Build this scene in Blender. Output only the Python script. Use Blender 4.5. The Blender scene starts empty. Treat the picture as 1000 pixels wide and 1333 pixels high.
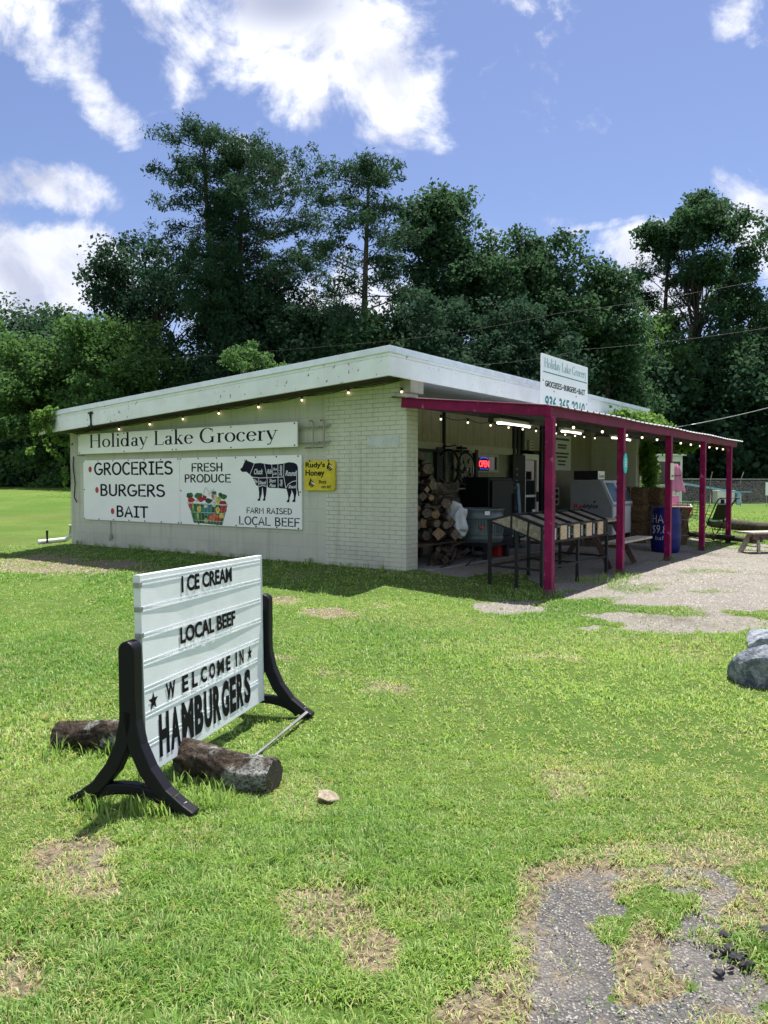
import bpy, math, random
import numpy as np
from math import sin, cos, pi, radians, atan2, hypot, sqrt

# ------------------------------------------------------------------ scene, camera, sky, sun, exposure
S = bpy.context.scene
COL = S.collection
rng = np.random.default_rng(7)
random.seed(7)

F, CX, CY, H = 1010.0, 500.0, 666.5, 1.45          # photograph 1000 x 1333
PITCH = math.atan(40.5 / F)
cam = bpy.data.cameras.new('camera')
cam.sensor_fit = 'HORIZONTAL'; cam.sensor_width = 36.0; cam.lens = 36.0 * F / 1000.0
cam.clip_start = 0.05; cam.clip_end = 4000
camo = bpy.data.objects.new('camera', cam); COL.objects.link(camo)
camo.location = (0, 0, H); camo.rotation_euler = (pi / 2 - PITCH, 0, 0)
S.camera = camo

SUN_EL, SUN_AZ = radians(71), radians(27)            # azimuth measured from +Y towards +X
sun = bpy.data.lights.new('sun', 'SUN'); sun.energy = 4.4; sun.angle = radians(0.6); sun.color = (1.0, 0.95, 0.86)
suno = bpy.data.objects.new('sun', sun); COL.objects.link(suno)
suno.rotation_euler = (pi / 2 - SUN_EL, 0, pi - SUN_AZ)
S.view_settings.view_transform = 'Standard'
S.view_settings.look = 'None'
S.view_settings.exposure = 1.16
S.view_settings.gamma = 1.0

def ray(px, py):
    x = (px - CX) / F; y = -(py - CY) / F
    return np.array([x, cos(PITCH) + y * sin(PITCH), -sin(PITCH) + y * cos(PITCH)])
def gp(px, py, z=0.0):                                # point of a horizontal plane seen in the photograph at (px, py)
    r = ray(px, py); t = (z - H) / r[2]
    return np.array([0, 0, H]) + t * r
def dp(px, py, d):                                    # the same at a given distance
    r = ray(px, py); return np.array([0, 0, H]) + r * (d / r[1])

class NT:
    """small node-tree helper"""
    def __init__(s, nt): s.t = nt; s.n = nt.nodes; s.l = nt.links
    def new(s, typ, ins=None, **kw):
        nd = s.n.new(typ)
        for k, v in kw.items(): setattr(nd, k, v)
        for k, v in (ins or {}).items():
            if hasattr(v, 'is_output') or isinstance(v, bpy.types.NodeSocket): s.l.new(v, nd.inputs[k])
            else:
                if isinstance(v, tuple) and len(v) == 3 and nd.inputs[k].type == 'RGBA': v = (*v, 1)
                nd.inputs[k].default_value = v
        return nd
    def m(s, op, a, b=None, c=None, clamp=False):
        nd = s.n.new('ShaderNodeMath'); nd.operation = op; nd.use_clamp = clamp
        for i, v in enumerate((a, b, c)):
            if v is None: continue
            if isinstance(v, (int, float)): nd.inputs[i].default_value = v
            else: s.l.new(v, nd.inputs[i])
        return nd.outputs[0]
    def step(s, x, a, b):                             # smooth 0..1 between a and b
        nd = s.n.new('ShaderNodeMapRange'); nd.interpolation_type = 'SMOOTHSTEP'
        s.l.new(x, nd.inputs[0]); nd.inputs[1].default_value = a; nd.inputs[2].default_value = b
        return nd.outputs[0]
    def mix(s, f, a, b, blend='MIX'):
        nd = s.n.new('ShaderNodeMix'); nd.data_type = 'RGBA'; nd.blend_type = blend
        for i, v in ((0, f), (6, a), (7, b)):
            if isinstance(v, (int, float)): nd.inputs[i].default_value = v
            elif isinstance(v, tuple): nd.inputs[i].default_value = (*v, 1) if len(v) == 3 else v
            else: s.l.new(v, nd.inputs[i])
        return nd.outputs[2]
    def noise(s, vec, scale, detail=4, rough=.55, dist=0):
        nd = s.n.new('ShaderNodeTexNoise'); nd.inputs['Scale'].default_value = scale
        nd.inputs['Detail'].default_value = detail; nd.inputs['Roughness'].default_value = rough
        nd.inputs['Distortion'].default_value = dist
        if vec is not None: s.l.new(vec, nd.inputs['Vector'])
        return nd.outputs[0]

# ---- sky: Nishita plus cloud banks fixed to compass directions
W0 = bpy.data.worlds.new('World'); S.world = W0; W0.use_nodes = True
w = NT(W0.node_tree); w.n.clear()
sky = w.new('ShaderNodeTexSky', sky_type='NISHITA', sun_disc=False, sun_elevation=SUN_EL, sun_rotation=SUN_AZ,
            air_density=1.0, dust_density=0.6, ozone_density=2.5)
skyc = w.mix(1.0, sky.outputs[0], (0.62, 0.58, 0.66), 'MULTIPLY')
tc = w.new('ShaderNodeTexCoord')
sep = w.new('ShaderNodeSeparateXYZ', {0: tc.outputs['Generated']})
yy = w.m('MAXIMUM', sep.outputs[1], 0.08)
ca = w.m('DIVIDE', sep.outputs[0], yy); cb = w.m('DIVIDE', sep.outputs[2], yy)
cv = w.new('ShaderNodeCombineXYZ', {0: ca, 1: cb, 2: 0.0}).outputs[0]
n1 = w.noise(cv, 6.5, 9, .62, .55); n2 = w.noise(cv, 17, 6, .6); n3 = w.noise(cv, 2.2, 3, .5)
# blobs: centre x, centre y (in photograph pixels), half sizes, tilt, weight
BL = [(400, 50, 200, 110, -22, 1.1), (505, 120, 110, 75, -25, 1.0), (250, 10, 110, 60, -25, .8), (470, 175, 70, 28, -30, .6),
      (50, 55, 120, 58, -42, 1.0), (135, 145, 90, 34, -48, .95), (110, 10, 60, 40, -30, .7), (75, 250, 95, 36, -12, .95), (75, 345, 125, 50, 3, 1.6),
      (0, 350, 90, 60, 0, 1.1), (60, 400, 150, 34, 0, .9), (672, 18, 70, 40, -20, .62), (945, 30, 60, 52, -60, .85), (1000, 60, 40, 30, 0, .6),
      (835, 325, 75, 38, 10, .95), (985, 320, 60, 66, 10, 1.05), (850, 390, 95, 52, 0, .9), (790, 296, 70, 8, 12, .6), (420, 395, 190, 56, 0, .9), (640, 345, 120, 60, 0, .5),
      (340, 215, 90, 26, -35, .5)]
acc = None
for (bx, by, rx, ry, tl, wt) in BL:
    a0, b0 = (bx - 500) / F, (626 - by) / F
    ra, rb = rx / F, ry / F; c_, s_ = cos(radians(tl)), sin(radians(tl))
    dx = w.m('SUBTRACT', ca, a0); dy = w.m('SUBTRACT', cb, b0)
    p_ = w.m('ADD', w.m('MULTIPLY', dx, c_ / ra), w.m('MULTIPLY', dy, s_ / ra))
    q_ = w.m('ADD', w.m('MULTIPLY', dx, -s_ / rb), w.m('MULTIPLY', dy, c_ / rb))
    d_ = w.m('SQRT', w.m('ADD', w.m('MULTIPLY', p_, p_), w.m('MULTIPLY', q_, q_)))
    g_ = w.m('MULTIPLY', w.step(d_, 1.7, 0.1), wt)
    acc = g_ if acc is None else w.m('MAXIMUM', acc, g_)
nn = w.m('ADD', w.m('MULTIPLY', w.m('SUBTRACT', n1, .5), 3.3), w.m('MULTIPLY', w.m('SUBTRACT', n2, .5), 1.6))
dens = w.step(w.m('ADD', w.m('MULTIPLY', acc, 1.2), nn), .42, 1.20)
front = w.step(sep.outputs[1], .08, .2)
fill_clouds = w.m('MULTIPLY', w.step(w.noise(tc.outputs['Generated'], 2.6, 6, .6), .42, .60), w.m('SUBTRACT', 1.0, front))  # unseen clouds behind the camera, added as fill light for the shaded sides
dens = w.m('MAXIMUM', w.m('MULTIPLY', dens, front), w.m('MULTIPLY', fill_clouds, w.step(sep.outputs[2], 0, .15)))
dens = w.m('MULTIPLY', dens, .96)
n4 = w.noise(cv, 9.0, 7, .6, .4)
grey = w.m('ADD', w.m('MULTIPLY', w.step(n4, .40, .66), .75), w.m('MULTIPLY', w.step(n3, .45, .65), .35), clamp=True)
# the thick middle of the great cloud is greyer
dxa = w.m('DIVIDE', w.m('SUBTRACT', ca, (372 - 500) / F), 110 / F); dya = w.m('DIVIDE', w.m('SUBTRACT', cb, (626 - 15) / F), 50 / F)
core = w.step(w.m('SQRT', w.m('ADD', w.m('MULTIPLY', dxa, dxa), w.m('MULTIPLY', dya, dya))), 1.3, .1)
grey = w.m('MAXIMUM', w.m('MULTIPLY', grey, .80), w.m('MULTIPLY', core, .95))
cloudc = w.mix(grey, (5.3, 5.4, 5.8), (2.3, 2.5, 3.3))
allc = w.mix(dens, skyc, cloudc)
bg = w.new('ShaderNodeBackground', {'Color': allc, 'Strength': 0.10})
wo = w.new('ShaderNodeOutputWorld'); w.l.new(bg.outputs[0], wo.inputs[0])

# ------------------------------------------------------------------ helpers
B = radians(90 - 35.65)                               # heading of the building's long front
O = np.array([0.2558, 11.188, 0.0])
UX, VX = np.array([cos(B), sin(B), 0]), np.array([-sin(B), cos(B), 0])
def Wd(u, v, z=0.0): return O + u * UX + v * VX + np.array([0, 0, z])
def uv(x, y):
    dx, dy = x - O[0], y - O[1]
    return dx * UX[0] + dy * UX[1], dx * VX[0] + dy * VX[1]

def sm(a, b, x):
    t = np.clip((np.asarray(x, float) - a) / (b - a), 0, 1); return t * t * (3 - 2 * t)
def _hash(ix, iy, seed):
    h = (ix.astype(np.int64) * 374761393 + iy.astype(np.int64) * 668265263 + seed * 1442695041) & 0x7fffffff
    h = ((h ^ (h >> 13)) * 1274126177) & 0x7fffffff
    return ((h ^ (h >> 16)) & 0xffff) / 65535.0
def vn(x, y, s=1.0, seed=0):
    x = np.asarray(x, float) * s; y = np.asarray(y, float) * s
    ix, iy = np.floor(x), np.floor(y); fx, fy = x - ix, y - iy
    fx = fx * fx * (3 - 2 * fx); fy = fy * fy * (3 - 2 * fy)
    a, b = _hash(ix, iy, seed), _hash(ix + 1, iy, seed); c, d = _hash(ix, iy + 1, seed), _hash(ix + 1, iy + 1, seed)
    return (a * (1 - fx) + b * fx) * (1 - fy) + (c * (1 - fx) + d * fx) * fy
def fbm(x, y, s=1.0, seed=0, o=4):
    r = 0; a = .5; t = 0
    for i in range(o): r = r + a * vn(x, y, s * 2 ** i, seed + i * 17); t += a; a *= .55
    return r / t

def terrain(x, y):
    x = np.asarray(x, float); y = np.asarray(y, float)
    u, v = uv(x, y)
    d = np.hypot(np.maximum(np.maximum(-u, u - 10.4), 0), np.maximum(np.maximum(-v, v - 8.3), 0))
    z = .15 * (1 - sm(0, 2.1, d))
    z = z + 1.12 * sm(17, 47, y) * sm(4, -9, x)
    r = np.hypot(x, y)
    z = z + (fbm(x, y, .55, 3, 3) - .5) * .07 * sm(1.0, 3.0, d) * sm(26, 12, r)
    return z
def tz(x, y): return float(terrain(x, y))

def tag(o, label=None, cat=None, group=None, kind=None):
    if label: o['label'] = label
    if cat: o['category'] = cat
    if group: o['group'] = group
    if kind: o['kind'] = kind
    return o
def thing(name, label, cat, loc=(0, 0, 0), rz=0.0, group=None):
    o = bpy.data.objects.new(name, None); COL.objects.link(o)
    o.empty_display_size = .2
    o.location = tuple(float(c) for c in loc); o.rotation_euler = (0, 0, rz)
    return tag(o, label, cat, group)
def bthing(name, label, cat, u, v, z=0.0, rz=0.0, group=None):   # placed in the building's own axes
    return thing(name, label, cat, Wd(u, v, z), B + rz, group)

def mesh_np(name, verts, faces, mat=None, attrs=None, smooth=False, mats=None, midx=None):
    """verts N x 3, faces M x k (all the same k) -> mesh datablock"""
    me = bpy.data.meshes.new(name)
    verts = np.asarray(verts, np.float32); faces = np.asarray(faces, np.int32)
    M, k = faces.shape
    me.vertices.add(len(verts)); me.vertices.foreach_set('co', verts.ravel())
    me.loops.add(M * k); me.loops.foreach_set('vertex_index', faces.ravel())
    me.polygons.add(M); me.polygons.foreach_set('loop_start', np.arange(0, M * k, k, dtype=np.int32))
    if smooth: me.polygons.foreach_set('use_smooth', np.ones(M, bool))
    for an, av in (attrs or {}).items():
        at = me.attributes.new(an, 'FLOAT', 'POINT'); at.data.foreach_set('value', np.asarray(av, np.float32))
    for m_ in ([mat] if mat else (mats or [])): me.materials.append(m_)
    if midx is not None: me.polygons.foreach_set('material_index', np.asarray(midx, np.int32))
    me.update(calc_edges=True)
    return me
def link(name, me, parent=None):
    o = bpy.data.objects.new(name, me); COL.objects.link(o)
    if parent is not None: o.parent = parent
    return o

def rotm(rx=0, ry=0, rz=0):
    a, b, c = cos(rx), cos(ry), cos(rz); d, e, f = sin(rx), sin(ry), sin(rz)
    X = np.array([[1, 0, 0], [0, a, -d], [0, d, a]]); Y = np.array([[b, 0, e], [0, 1, 0], [-e, 0, b]]); Zm = np.array([[c, -f, 0], [f, c, 0], [0, 0, 1]])
    return Zm @ Y @ X
def frame_of(dirv):
    d = np.asarray(dirv, float); d = d / (np.linalg.norm(d) + 1e-9)
    up = np.array([0, 0, 1.]) if abs(d[2]) < .93 else np.array([1., 0, 0])
    a = np.cross(d, up); a /= np.linalg.norm(a); b = np.cross(a, d)
    return d, a, b

class MB:
    def __init__(s): s.v = []; s.f = []; s.sm = []
    def add(s, vs, fs, smooth=False):
        n = len(s.v)
        s.v += [tuple(map(float, p)) for p in vs]; s.f += [tuple(i + n for i in f) for f in fs]; s.sm += [smooth] * len(fs)
        return s
    def box(s, c, size, rot=None, bev=0.0):
        hx, hy, hz = [q / 2 for q in size]; c = np.asarray(c, float)
        R = rot if rot is not None else np.eye(3)
        if bev <= 0:
            P = [(x, y, z) for z in (-hz, hz) for y in (-hy, hy) for x in (-hx, hx)]
            fs = [(0, 2, 3, 1), (4, 5, 7, 6), (0, 1, 5, 4), (2, 6, 7, 3), (0, 4, 6, 2), (1, 3, 7, 5)]
        else:
            b = min(bev, hx * .9, hy * .9, hz * .9); P = []; idx = {}
            for sx in (-1, 1):
                for sy in (-1, 1):
                    for sz in (-1, 1):
                        for ax in range(3):
                            p = [sx * (hx - b), sy * (hy - b), sz * (hz - b)]; p[ax] = (sx * hx, sy * hy, sz * hz)[ax]
                            idx[(sx, sy, sz, ax)] = len(P); P.append(p)
            fs = []
            for ax in range(3):
                o1, o2 = [q for q in range(3) if q != ax]
                for sg in (-1, 1):
                    quad = []
                    for (q1, q2) in ((-1, -1), (1, -1), (1, 1), (-1, 1)):
                        k = [0, 0, 0]; k[ax] = sg; k[o1] = q1; k[o2] = q2; quad.append(idx[(*k, ax)])
                    flip = (sg == 1) == (ax == 1)
                    fs.append(tuple(quad[::-1]) if flip else tuple(quad))
            for ax in range(3):
                o1, o2 = [q for q in range(3) if q != ax]
                for q1 in (-1, 1):
                    for q2 in (-1, 1):
                        ks = []
                        for sg in (-1, 1):
                            k = [0, 0, 0]; k[ax] = sg; k[o1] = q1; k[o2] = q2; ks.append(tuple(k))
                        q = (idx[(*ks[0], o1)], idx[(*ks[1], o1)], idx[(*ks[1], o2)], idx[(*ks[0], o2)])
                        fs.append(q)
            for k in [(a, b_, c_) for a in (-1, 1) for b_ in (-1, 1) for c_ in (-1, 1)]:
                fs.append(tuple(idx[(*k, a)] for a in range(3)))
        return s.add([c + R @ np.array(p) for p in P], fs)
    def bar(s, a, b, w, h, roll=0.0):                  # rectangular bar from a to b (w sideways, h upright)
        a = np.asarray(a, float); b = np.asarray(b, float); d, x, y = frame_of(b - a)
        if roll: x, y = x * cos(roll) + y * sin(roll), -x * sin(roll) + y * cos(roll)
        P = [e + x * i * w / 2 + y * j * h / 2 for e in (a, b) for (i, j) in ((-1, -1), (1, -1), (1, 1), (-1, 1))]
        return s.add(P, [(3, 2, 1, 0), (4, 5, 6, 7), (0, 1, 5, 4), (1, 2, 6, 5), (2, 3, 7, 6), (3, 0, 4, 7)])
    def tube(s, pts, r, n=8, cap=True, smooth=True):
        pts = [np.asarray(p, float) for p in pts]; m = len(pts)
        rs = [r] * m if isinstance(r, (int, float)) else list(r)
        V = []; px = None
        for i in range(m):
            d = pts[min(i + 1, m - 1)] - pts[max(i - 1, 0)]
            d, x, y = frame_of(d)
            if px is not None:
                x = px - d * (px @ d); x /= np.linalg.norm(x) + 1e-9; y = np.cross(x, d) * -1
                y = np.cross(d, x)
            px = x
            for k in range(n):
                a = 2 * pi * k / n; V.append(pts[i] + rs[i] * (x * cos(a) + y * sin(a)))
        fs = [(i * n + k, i * n + (k + 1) % n, (i + 1) * n + (k + 1) % n, (i + 1) * n + k) for i in range(m - 1) for k in range(n)]
        s.add(V, fs, smooth)
        if cap: 
            s.add(V[:n], [tuple(range(n))[::-1]]); s.add(V[-n:], [tuple(range(n))])
        return s
    def cyl(s, a, b, r, n=16, r2=None): return s.tube([a, b], [r, r if r2 is None else r2], n)
    def lathe(s, prof, n=24, c=(0, 0, 0), axis=None, smooth=True):      # prof: (radius, height)
        c = np.asarray(c, float); V = []
        for (r, z) in prof:
            for k in range(n):
                a = 2 * pi * k / n; V.append(c + np.array([r * cos(a), r * sin(a), z]))
        if axis is not None: V = [c + axis @ (p - c) for p in V]
        fs = [(i * n + k, i * n + (k + 1) % n, (i + 1) * n + (k + 1) % n, (i + 1) * n + k) for i in range(len(prof) - 1) for k in range(n)]
        return s.add(V, fs, smooth)
    def torus(s, c, R, r, nrm, n=28, k=8, a0=0, a1=2 * pi):
        d, x, y = frame_of(nrm); c = np.asarray(c, float)
        full = abs(a1 - a0 - 2 * pi) < 1e-6; m = n if full else n + 1; V = []
        for i in range(m):
            a = a0 + (a1 - a0) * i / n; e = x * cos(a) + y * sin(a)
            for j in range(k):
                b = 2 * pi * j / k; V.append(c + e * (R + r * cos(b)) + d * r * sin(b))
        fs = []
        for i in range(n):
            i2 = (i + 1) % m
            fs += [(i * k + j, i * k + (j + 1) % k, i2 * k + (j + 1) % k, i2 * k + j) for j in range(k)]
        return s.add(V, fs, True)
    def sphere(s, c, r, n=12, m=8, sc=(1, 1, 1)):
        c = np.asarray(c, float); V = [c + np.array([0, 0, -r * sc[2]])]
        for i in range(1, m):
            t = -pi / 2 + pi * i / m
            V += [c + np.array([r * sc[0] * cos(t) * cos(2 * pi * k / n), r * sc[1] * cos(t) * sin(2 * pi * k / n), r * sc[2] * sin(t)]) for k in range(n)]
        V.append(c + np.array([0, 0, r * sc[2]])); L = len(V) - 1
        fs = [(0, 1 + (k + 1) % n, 1 + k) for k in range(n)]
        for i in range(m - 2):
            fs += [(1 + i * n + k, 1 + i * n + (k + 1) % n, 1 + (i + 1) * n + (k + 1) % n, 1 + (i + 1) * n + k) for k in range(n)]
        fs += [(1 + (m - 2) * n + k, 1 + (m - 2) * n + (k + 1) % n, L) for k in range(n)]
        return s.add(V, fs, True)
    def prism(s, poly, d0, d1, ax=1):
        """polygon (a, b) swept along axis ax; ax=1: (a,b) are x,z; ax=0: y,z; ax=2: x,y"""
        n = len(poly); V = []
        for d in (d0, d1):
            for (a, b) in poly: V.append({0: (d, a, b), 1: (a, d, b), 2: (a, b, d)}[ax])
        s.add(V, [tuple(range(n)), tuple(range(2 * n - 1, n - 1, -1))] + [(k, n + k, n + (k + 1) % n, (k + 1) % n) for k in range(n)])
        return s
    def flat(s, vs2, fs, y, ox=0, oz=0, fn=None):     # 2-D shapes laid on the plane facing -Y
        if fn: return s.add([fn(a + ox, b + oz, y) for (a, b) in vs2], fs)
        return s.add([(a + ox, y, b + oz) for (a, b) in vs2], fs)
    def build(s, name, mat, parent=None, bevel=0.0, recalc=True):
        me = bpy.data.meshes.new(name); me.from_pydata(s.v, [], s.f)
        me.polygons.foreach_set('use_smooth', s.sm)
        if mat: me.materials.append(mat)
        if recalc:
            import bmesh
            bm = bmesh.new(); bm.from_mesh(me); bmesh.ops.recalc_face_normals(bm, faces=bm.faces); bm.to_mesh(me); bm.free()
        me.update()
        o = link(name, me, parent)
        if bevel:
            md = o.modifiers.new('bevel', 'BEVEL'); md.width = bevel; md.segments = 2; md.limit_method = 'ANGLE'
        return o

# ------------------------------------------------------------------ materials
def mat(name, col, rough=.6, spec=.4, metal=0.0, var=.0, vscale=6, bump=0.0, bscale=40, col2=None, thr=None, coat=0.0, detail=5, dark=None):
    """principled paint / metal / wood with noise wear.  col2+thr: second colour where noise > thr"""
    m = bpy.data.materials.new(name); m.use_nodes = True; t = NT(m.node_tree); t.n.clear()
    co = t.new('ShaderNodeTexCoord').outputs['Object']
    c = None
    nz = t.noise(co, vscale, detail, .6)
    if var:
        lo = tuple(max(0, q * (1 - var)) for q in col); hi = tuple(min(1, q * (1 + var)) for q in col)
        c = t.mix(t.step(nz, .3, .7), lo, hi)
    if col2 is not None:
        f = t.step(t.noise(co, bscale * .5 if thr and thr[2:] == () else thr[2], 5, .65), thr[0], thr[1])
        c = t.mix(f, c if c is not None else col, col2)
    p = t.new('ShaderNodeBsdfPrincipled', {'Roughness': rough, 'Metallic': metal, 'Specular IOR Level': spec, 'Coat Weight': coat})
    if c is None: p.inputs['Base Color'].default_value = (*col, 1)
    else: t.l.new(c, p.inputs['Base Color'])
    if bump:
        b = t.new('ShaderNodeBump', {'Strength': bump, 'Distance': .01, 'Height': t.noise(co, bscale, 5, .6)})
        t.l.new(b.outputs[0], p.inputs['Normal'])
    o = t.new('ShaderNodeOutputMaterial'); t.l.new(p.outputs[0], o.inputs[0])
    return m
def emis(name, col, s):
    m = bpy.data.materials.new(name); m.use_nodes = True; t = NT(m.node_tree); t.n.clear()
    e = t.new('ShaderNodeEmission', {'Color': (*col, 1), 'Strength': s}); o = t.new('ShaderNodeOutputMaterial'); t.l.new(e.outputs[0], o.inputs[0]); return m
def glass_dark(name, col, rough=.06):
    return mat(name, col, rough, .6, 0)
def leafmat(name, dark, light, trans=.35, rough=.55):
    m = bpy.data.materials.new(name); m.use_nodes = True; t = NT(m.node_tree); t.n.clear()
    a = t.new('ShaderNodeAttribute', attribute_name='tint').outputs['Fac']
    c = t.mix(a, dark, light)
    d = t.new('ShaderNodeBsdfPrincipled', {'Base Color': c, 'Roughness': .75, 'Specular IOR Level': .12})
    tr = t.new('ShaderNodeBsdfTranslucent', {'Color': t.mix(.5, c, tuple(min(1, q * 1.5) for q in light))})
    mx = t.new('ShaderNodeMixShader', {0: trans, 1: d.outputs[0], 2: tr.outputs[0]})
    o = t.new('ShaderNodeOutputMaterial'); t.l.new(mx.outputs[0], o.inputs[0]); return m
def bark(name, c1, c2, scale=9, stretch=4, bump=.8):
    m = bpy.data.materials.new(name); m.use_nodes = True; t = NT(m.node_tree); t.n.clear()
    co = t.new('ShaderNodeTexCoord').outputs['Object']
    n = t.noise(co, scale, 8, .7, .6); n2 = t.noise(co, scale * 4, 5, .7)
    f = t.step(t.m('ADD', t.m('MULTIPLY', n, .7), t.m('MULTIPLY', n2, .4)), .42, .68)
    p = t.new('ShaderNodeBsdfPrincipled', {'Base Color': t.mix(f, c1, c2), 'Roughness': .9, 'Specular IOR Level': .2})
    b = t.new('ShaderNodeBump', {'Strength': bump, 'Distance': .03, 'Height': t.m('ADD', n, t.m('MULTIPLY', n2, .5))}); t.l.new(b.outputs[0], p.inputs['Normal'])
    o = t.new('ShaderNodeOutputMaterial'); t.l.new(p.outputs[0], o.inputs[0]); return m
def planks(name, c1, c2, axis=0, wid=.14, gap=.006, rough=.8):
    """grooved boards: grooves every wid along the given object axis"""
    m = bpy.data.materials.new(name); m.use_nodes = True; t = NT(m.node_tree); t.n.clear()
    co = t.new('ShaderNodeTexCoord').outputs['Object']; sp = t.new('ShaderNodeSeparateXYZ', {0: co})
    x = t.m('DIVIDE', sp.outputs[axis], wid); fr = t.m('FRACT', x)
    g = t.m('MINIMUM', fr, t.m('SUBTRACT', 1.0, fr)); groove = t.step(g, 0.0, gap / wid)
    n = t.noise(co, 7, 6, .6)
    c = t.mix(t.step(n, .35, .7), c1, c2)
    c = t.mix(groove, tuple(q * .55 for q in c1), c)
    p = t.new('ShaderNodeBsdfPrincipled', {'Base Color': c, 'Roughness': rough, 'Specular IOR Level': .3})
    b = t.new('ShaderNodeBump', {'Strength': .8, 'Distance': .008, 'Height': groove}); t.l.new(b.outputs[0], p.inputs['Normal'])
    o = t.new('ShaderNodeOutputMaterial'); t.l.new(p.outputs[0], o.inputs[0]); return m
def masonry(name, c1, c2, bw, bh, mort=.008, jc=.62, bump=.6, sway=0.004):
    m = bpy.data.materials.new(name); m.use_nodes = True; t = NT(m.node_tree); t.n.clear()
    co = t.new('ShaderNodeTexCoord').outputs['Object']; sp = t.new('ShaderNodeSeparateXYZ', {0: co})
    nb = t.noise(co, 3.5, 3, .5)
    yx = t.m('ADD', sp.outputs[0], sp.outputs[1])
    vec = t.new('ShaderNodeCombineXYZ', {0: yx, 1: t.m('ADD', sp.outputs[2], t.m('MULTIPLY', nb, sway)), 2: 0.0}).outputs[0]
    br = t.new('ShaderNodeTexBrick', {'Vector': vec, 'Scale': 1.0, 'Brick Width': bw, 'Row Height': bh, 'Mortar Size': mort, 'Mortar Smooth': .35,
                                      'Color1': (1, 1, 1, 1), 'Color2': (.9, .9, .9, 1), 'Mortar': (0, 0, 0, 1), 'Bias': 0.0})
    n = t.noise(co, 1.6, 6, .62); n2 = t.noise(co, 28, 5, .65)
    c = t.mix(t.step(n, .3, .72), c1, c2)
    mot = t.m('MULTIPLY', br.outputs['Fac'], t.step(t.noise(co, 5, 4, .6), .25, .6))
    c = t.mix(mot, c, tuple(q * jc for q in c1))
    # old scuffs and damp near the ground
    low = t.m('MULTIPLY', t.step(sp.outputs[2], .75, .15), t.step(n, .4, .65))
    c = t.mix(t.m('MULTIPLY', low, .5), c, (.30, .29, .25))
    sv = t.new('ShaderNodeCombineXYZ', {0: t.m('MULTIPLY', yx, 7.0), 1: t.m('MULTIPLY', sp.outputs[2], .45), 2: 0.0}).outputs[0]
    c = t.mix(t.m('MULTIPLY', t.step(t.noise(sv, 1.0, 5, .65), .50, .72), .45), c, (.30, .28, .22))
    chips = t.step(n2, .70, .74)
    c = t.mix(t.m('MULTIPLY', chips, .5), c, (.30, .28, .25))
    p = t.new('ShaderNodeBsdfPrincipled', {'Base Color': c, 'Roughness': .65, 'Specular IOR Level': .35})
    hgt = t.m('ADD', t.m('MULTIPLY', t.m('SUBTRACT', 1.0, br.outputs['Fac']), 1.0), t.m('MULTIPLY', n2, .25))
    b = t.new('ShaderNodeBump', {'Strength': bump, 'Distance': .012, 'Height': hgt}); t.l.new(b.outputs[0], p.inputs['Normal'])
    o = t.new('ShaderNodeOutputMaterial'); t.l.new(p.outputs[0], o.inputs[0]); return m

M = {}
M['brick'] = masonry('painted_brick', (.56, .565, .46), (.63, .63, .52), .21, .0665, .005, .58, .6)
M['block'] = masonry('painted_block', (.51, .515, .43), (.57, .57, .48), .40, .203, .005, .84, .3)
M['fascia'] = mat('white_fascia_paint', (.82, .84, .86), .5, .4, var=.06, vscale=3, bump=.15, bscale=60, col2=(.16, .16, .15), thr=(.64, .68, 14))
M['flash'] = mat('roof_flashing', (.74, .78, .84), .38, .5, .25, var=.08, vscale=4)
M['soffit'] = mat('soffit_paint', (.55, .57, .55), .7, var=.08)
M['shadesoffit'] = mat('painted_eave_shade', (.045, .035, .035), .8, var=.2)  # near-black stands in for the shadow under the left overhang
M['roofing'] = mat('roof_membrane', (.35, .35, .34), .9, var=.15, vscale=3)
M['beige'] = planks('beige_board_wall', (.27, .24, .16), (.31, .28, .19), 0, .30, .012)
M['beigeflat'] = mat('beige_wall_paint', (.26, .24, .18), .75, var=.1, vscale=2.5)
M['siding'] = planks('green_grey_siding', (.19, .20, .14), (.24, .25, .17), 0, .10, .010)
M['trim'] = mat('pale_trim_paint', (.34, .32, .25), .6, var=.08)
M['dframe'] = mat('dark_frame_metal', (.018, .018, .024), .55, .3)
M['pane'] = mat('dark_window_glass', (.012, .018, .022), .05, .7)
M['panel_teal'] = mat('dull_green_board', (.10, .13, .11), .5, .4, var=.2, vscale=2)
M['white'] = mat('white_sign_face', (.90, .91, .92), .35, .5, var=.03, vscale=2)
M['whitep'] = mat('white_plastic', (.84, .87, .93), .32, .5, var=.04, vscale=5)
M['whited'] = mat('dull_white_paint', (.62, .63, .62), .5, var=.07)
M['ink'] = mat('black_lettering', (.008, .008, .011), .6, .1)
M['navy'] = mat('dark_navy_lettering', (.012, .010, .028), .6, .1)
M['red'] = mat('red_dot', (.50, .02, .04), .5)
M['green'] = mat('green_lettering', (.02, .22, .20), .5)
M['teal'] = mat('teal_lettering', (.10, .36, .38), .5)
M['yellow'] = mat('yellow_sign', (.62, .50, .02), .4, .4, var=.14, vscale=9)
M['magenta'] = mat('raspberry_painted_steel', (.20, .004, .058), .5, .18, var=.25, vscale=5, col2=(.42, .14, .24), thr=(.60, .72, 9), bump=.1, bscale=50)
M['magenta_d'] = mat('raspberry_beam_paint', (.17, .004, .045), .5, .18, var=.2, vscale=4, col2=(.40, .20, .28), thr=(.69, .76, 7))
M['blackp'] = mat('black_plastic', (.007, .007, .011), .5, .22, bump=.05, bscale=120)
M['blackm'] = mat('black_painted_steel', (.010, .010, .013), .55, .25, var=.2)
M['galv'] = mat('galvanised_sheet', (.50, .53, .55), .35, .5, .8, var=.15, vscale=5)
M['underside'] = mat('dull_steel_sheet', (.10, .10, .11), .6, .4, .3, var=.2)
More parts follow.
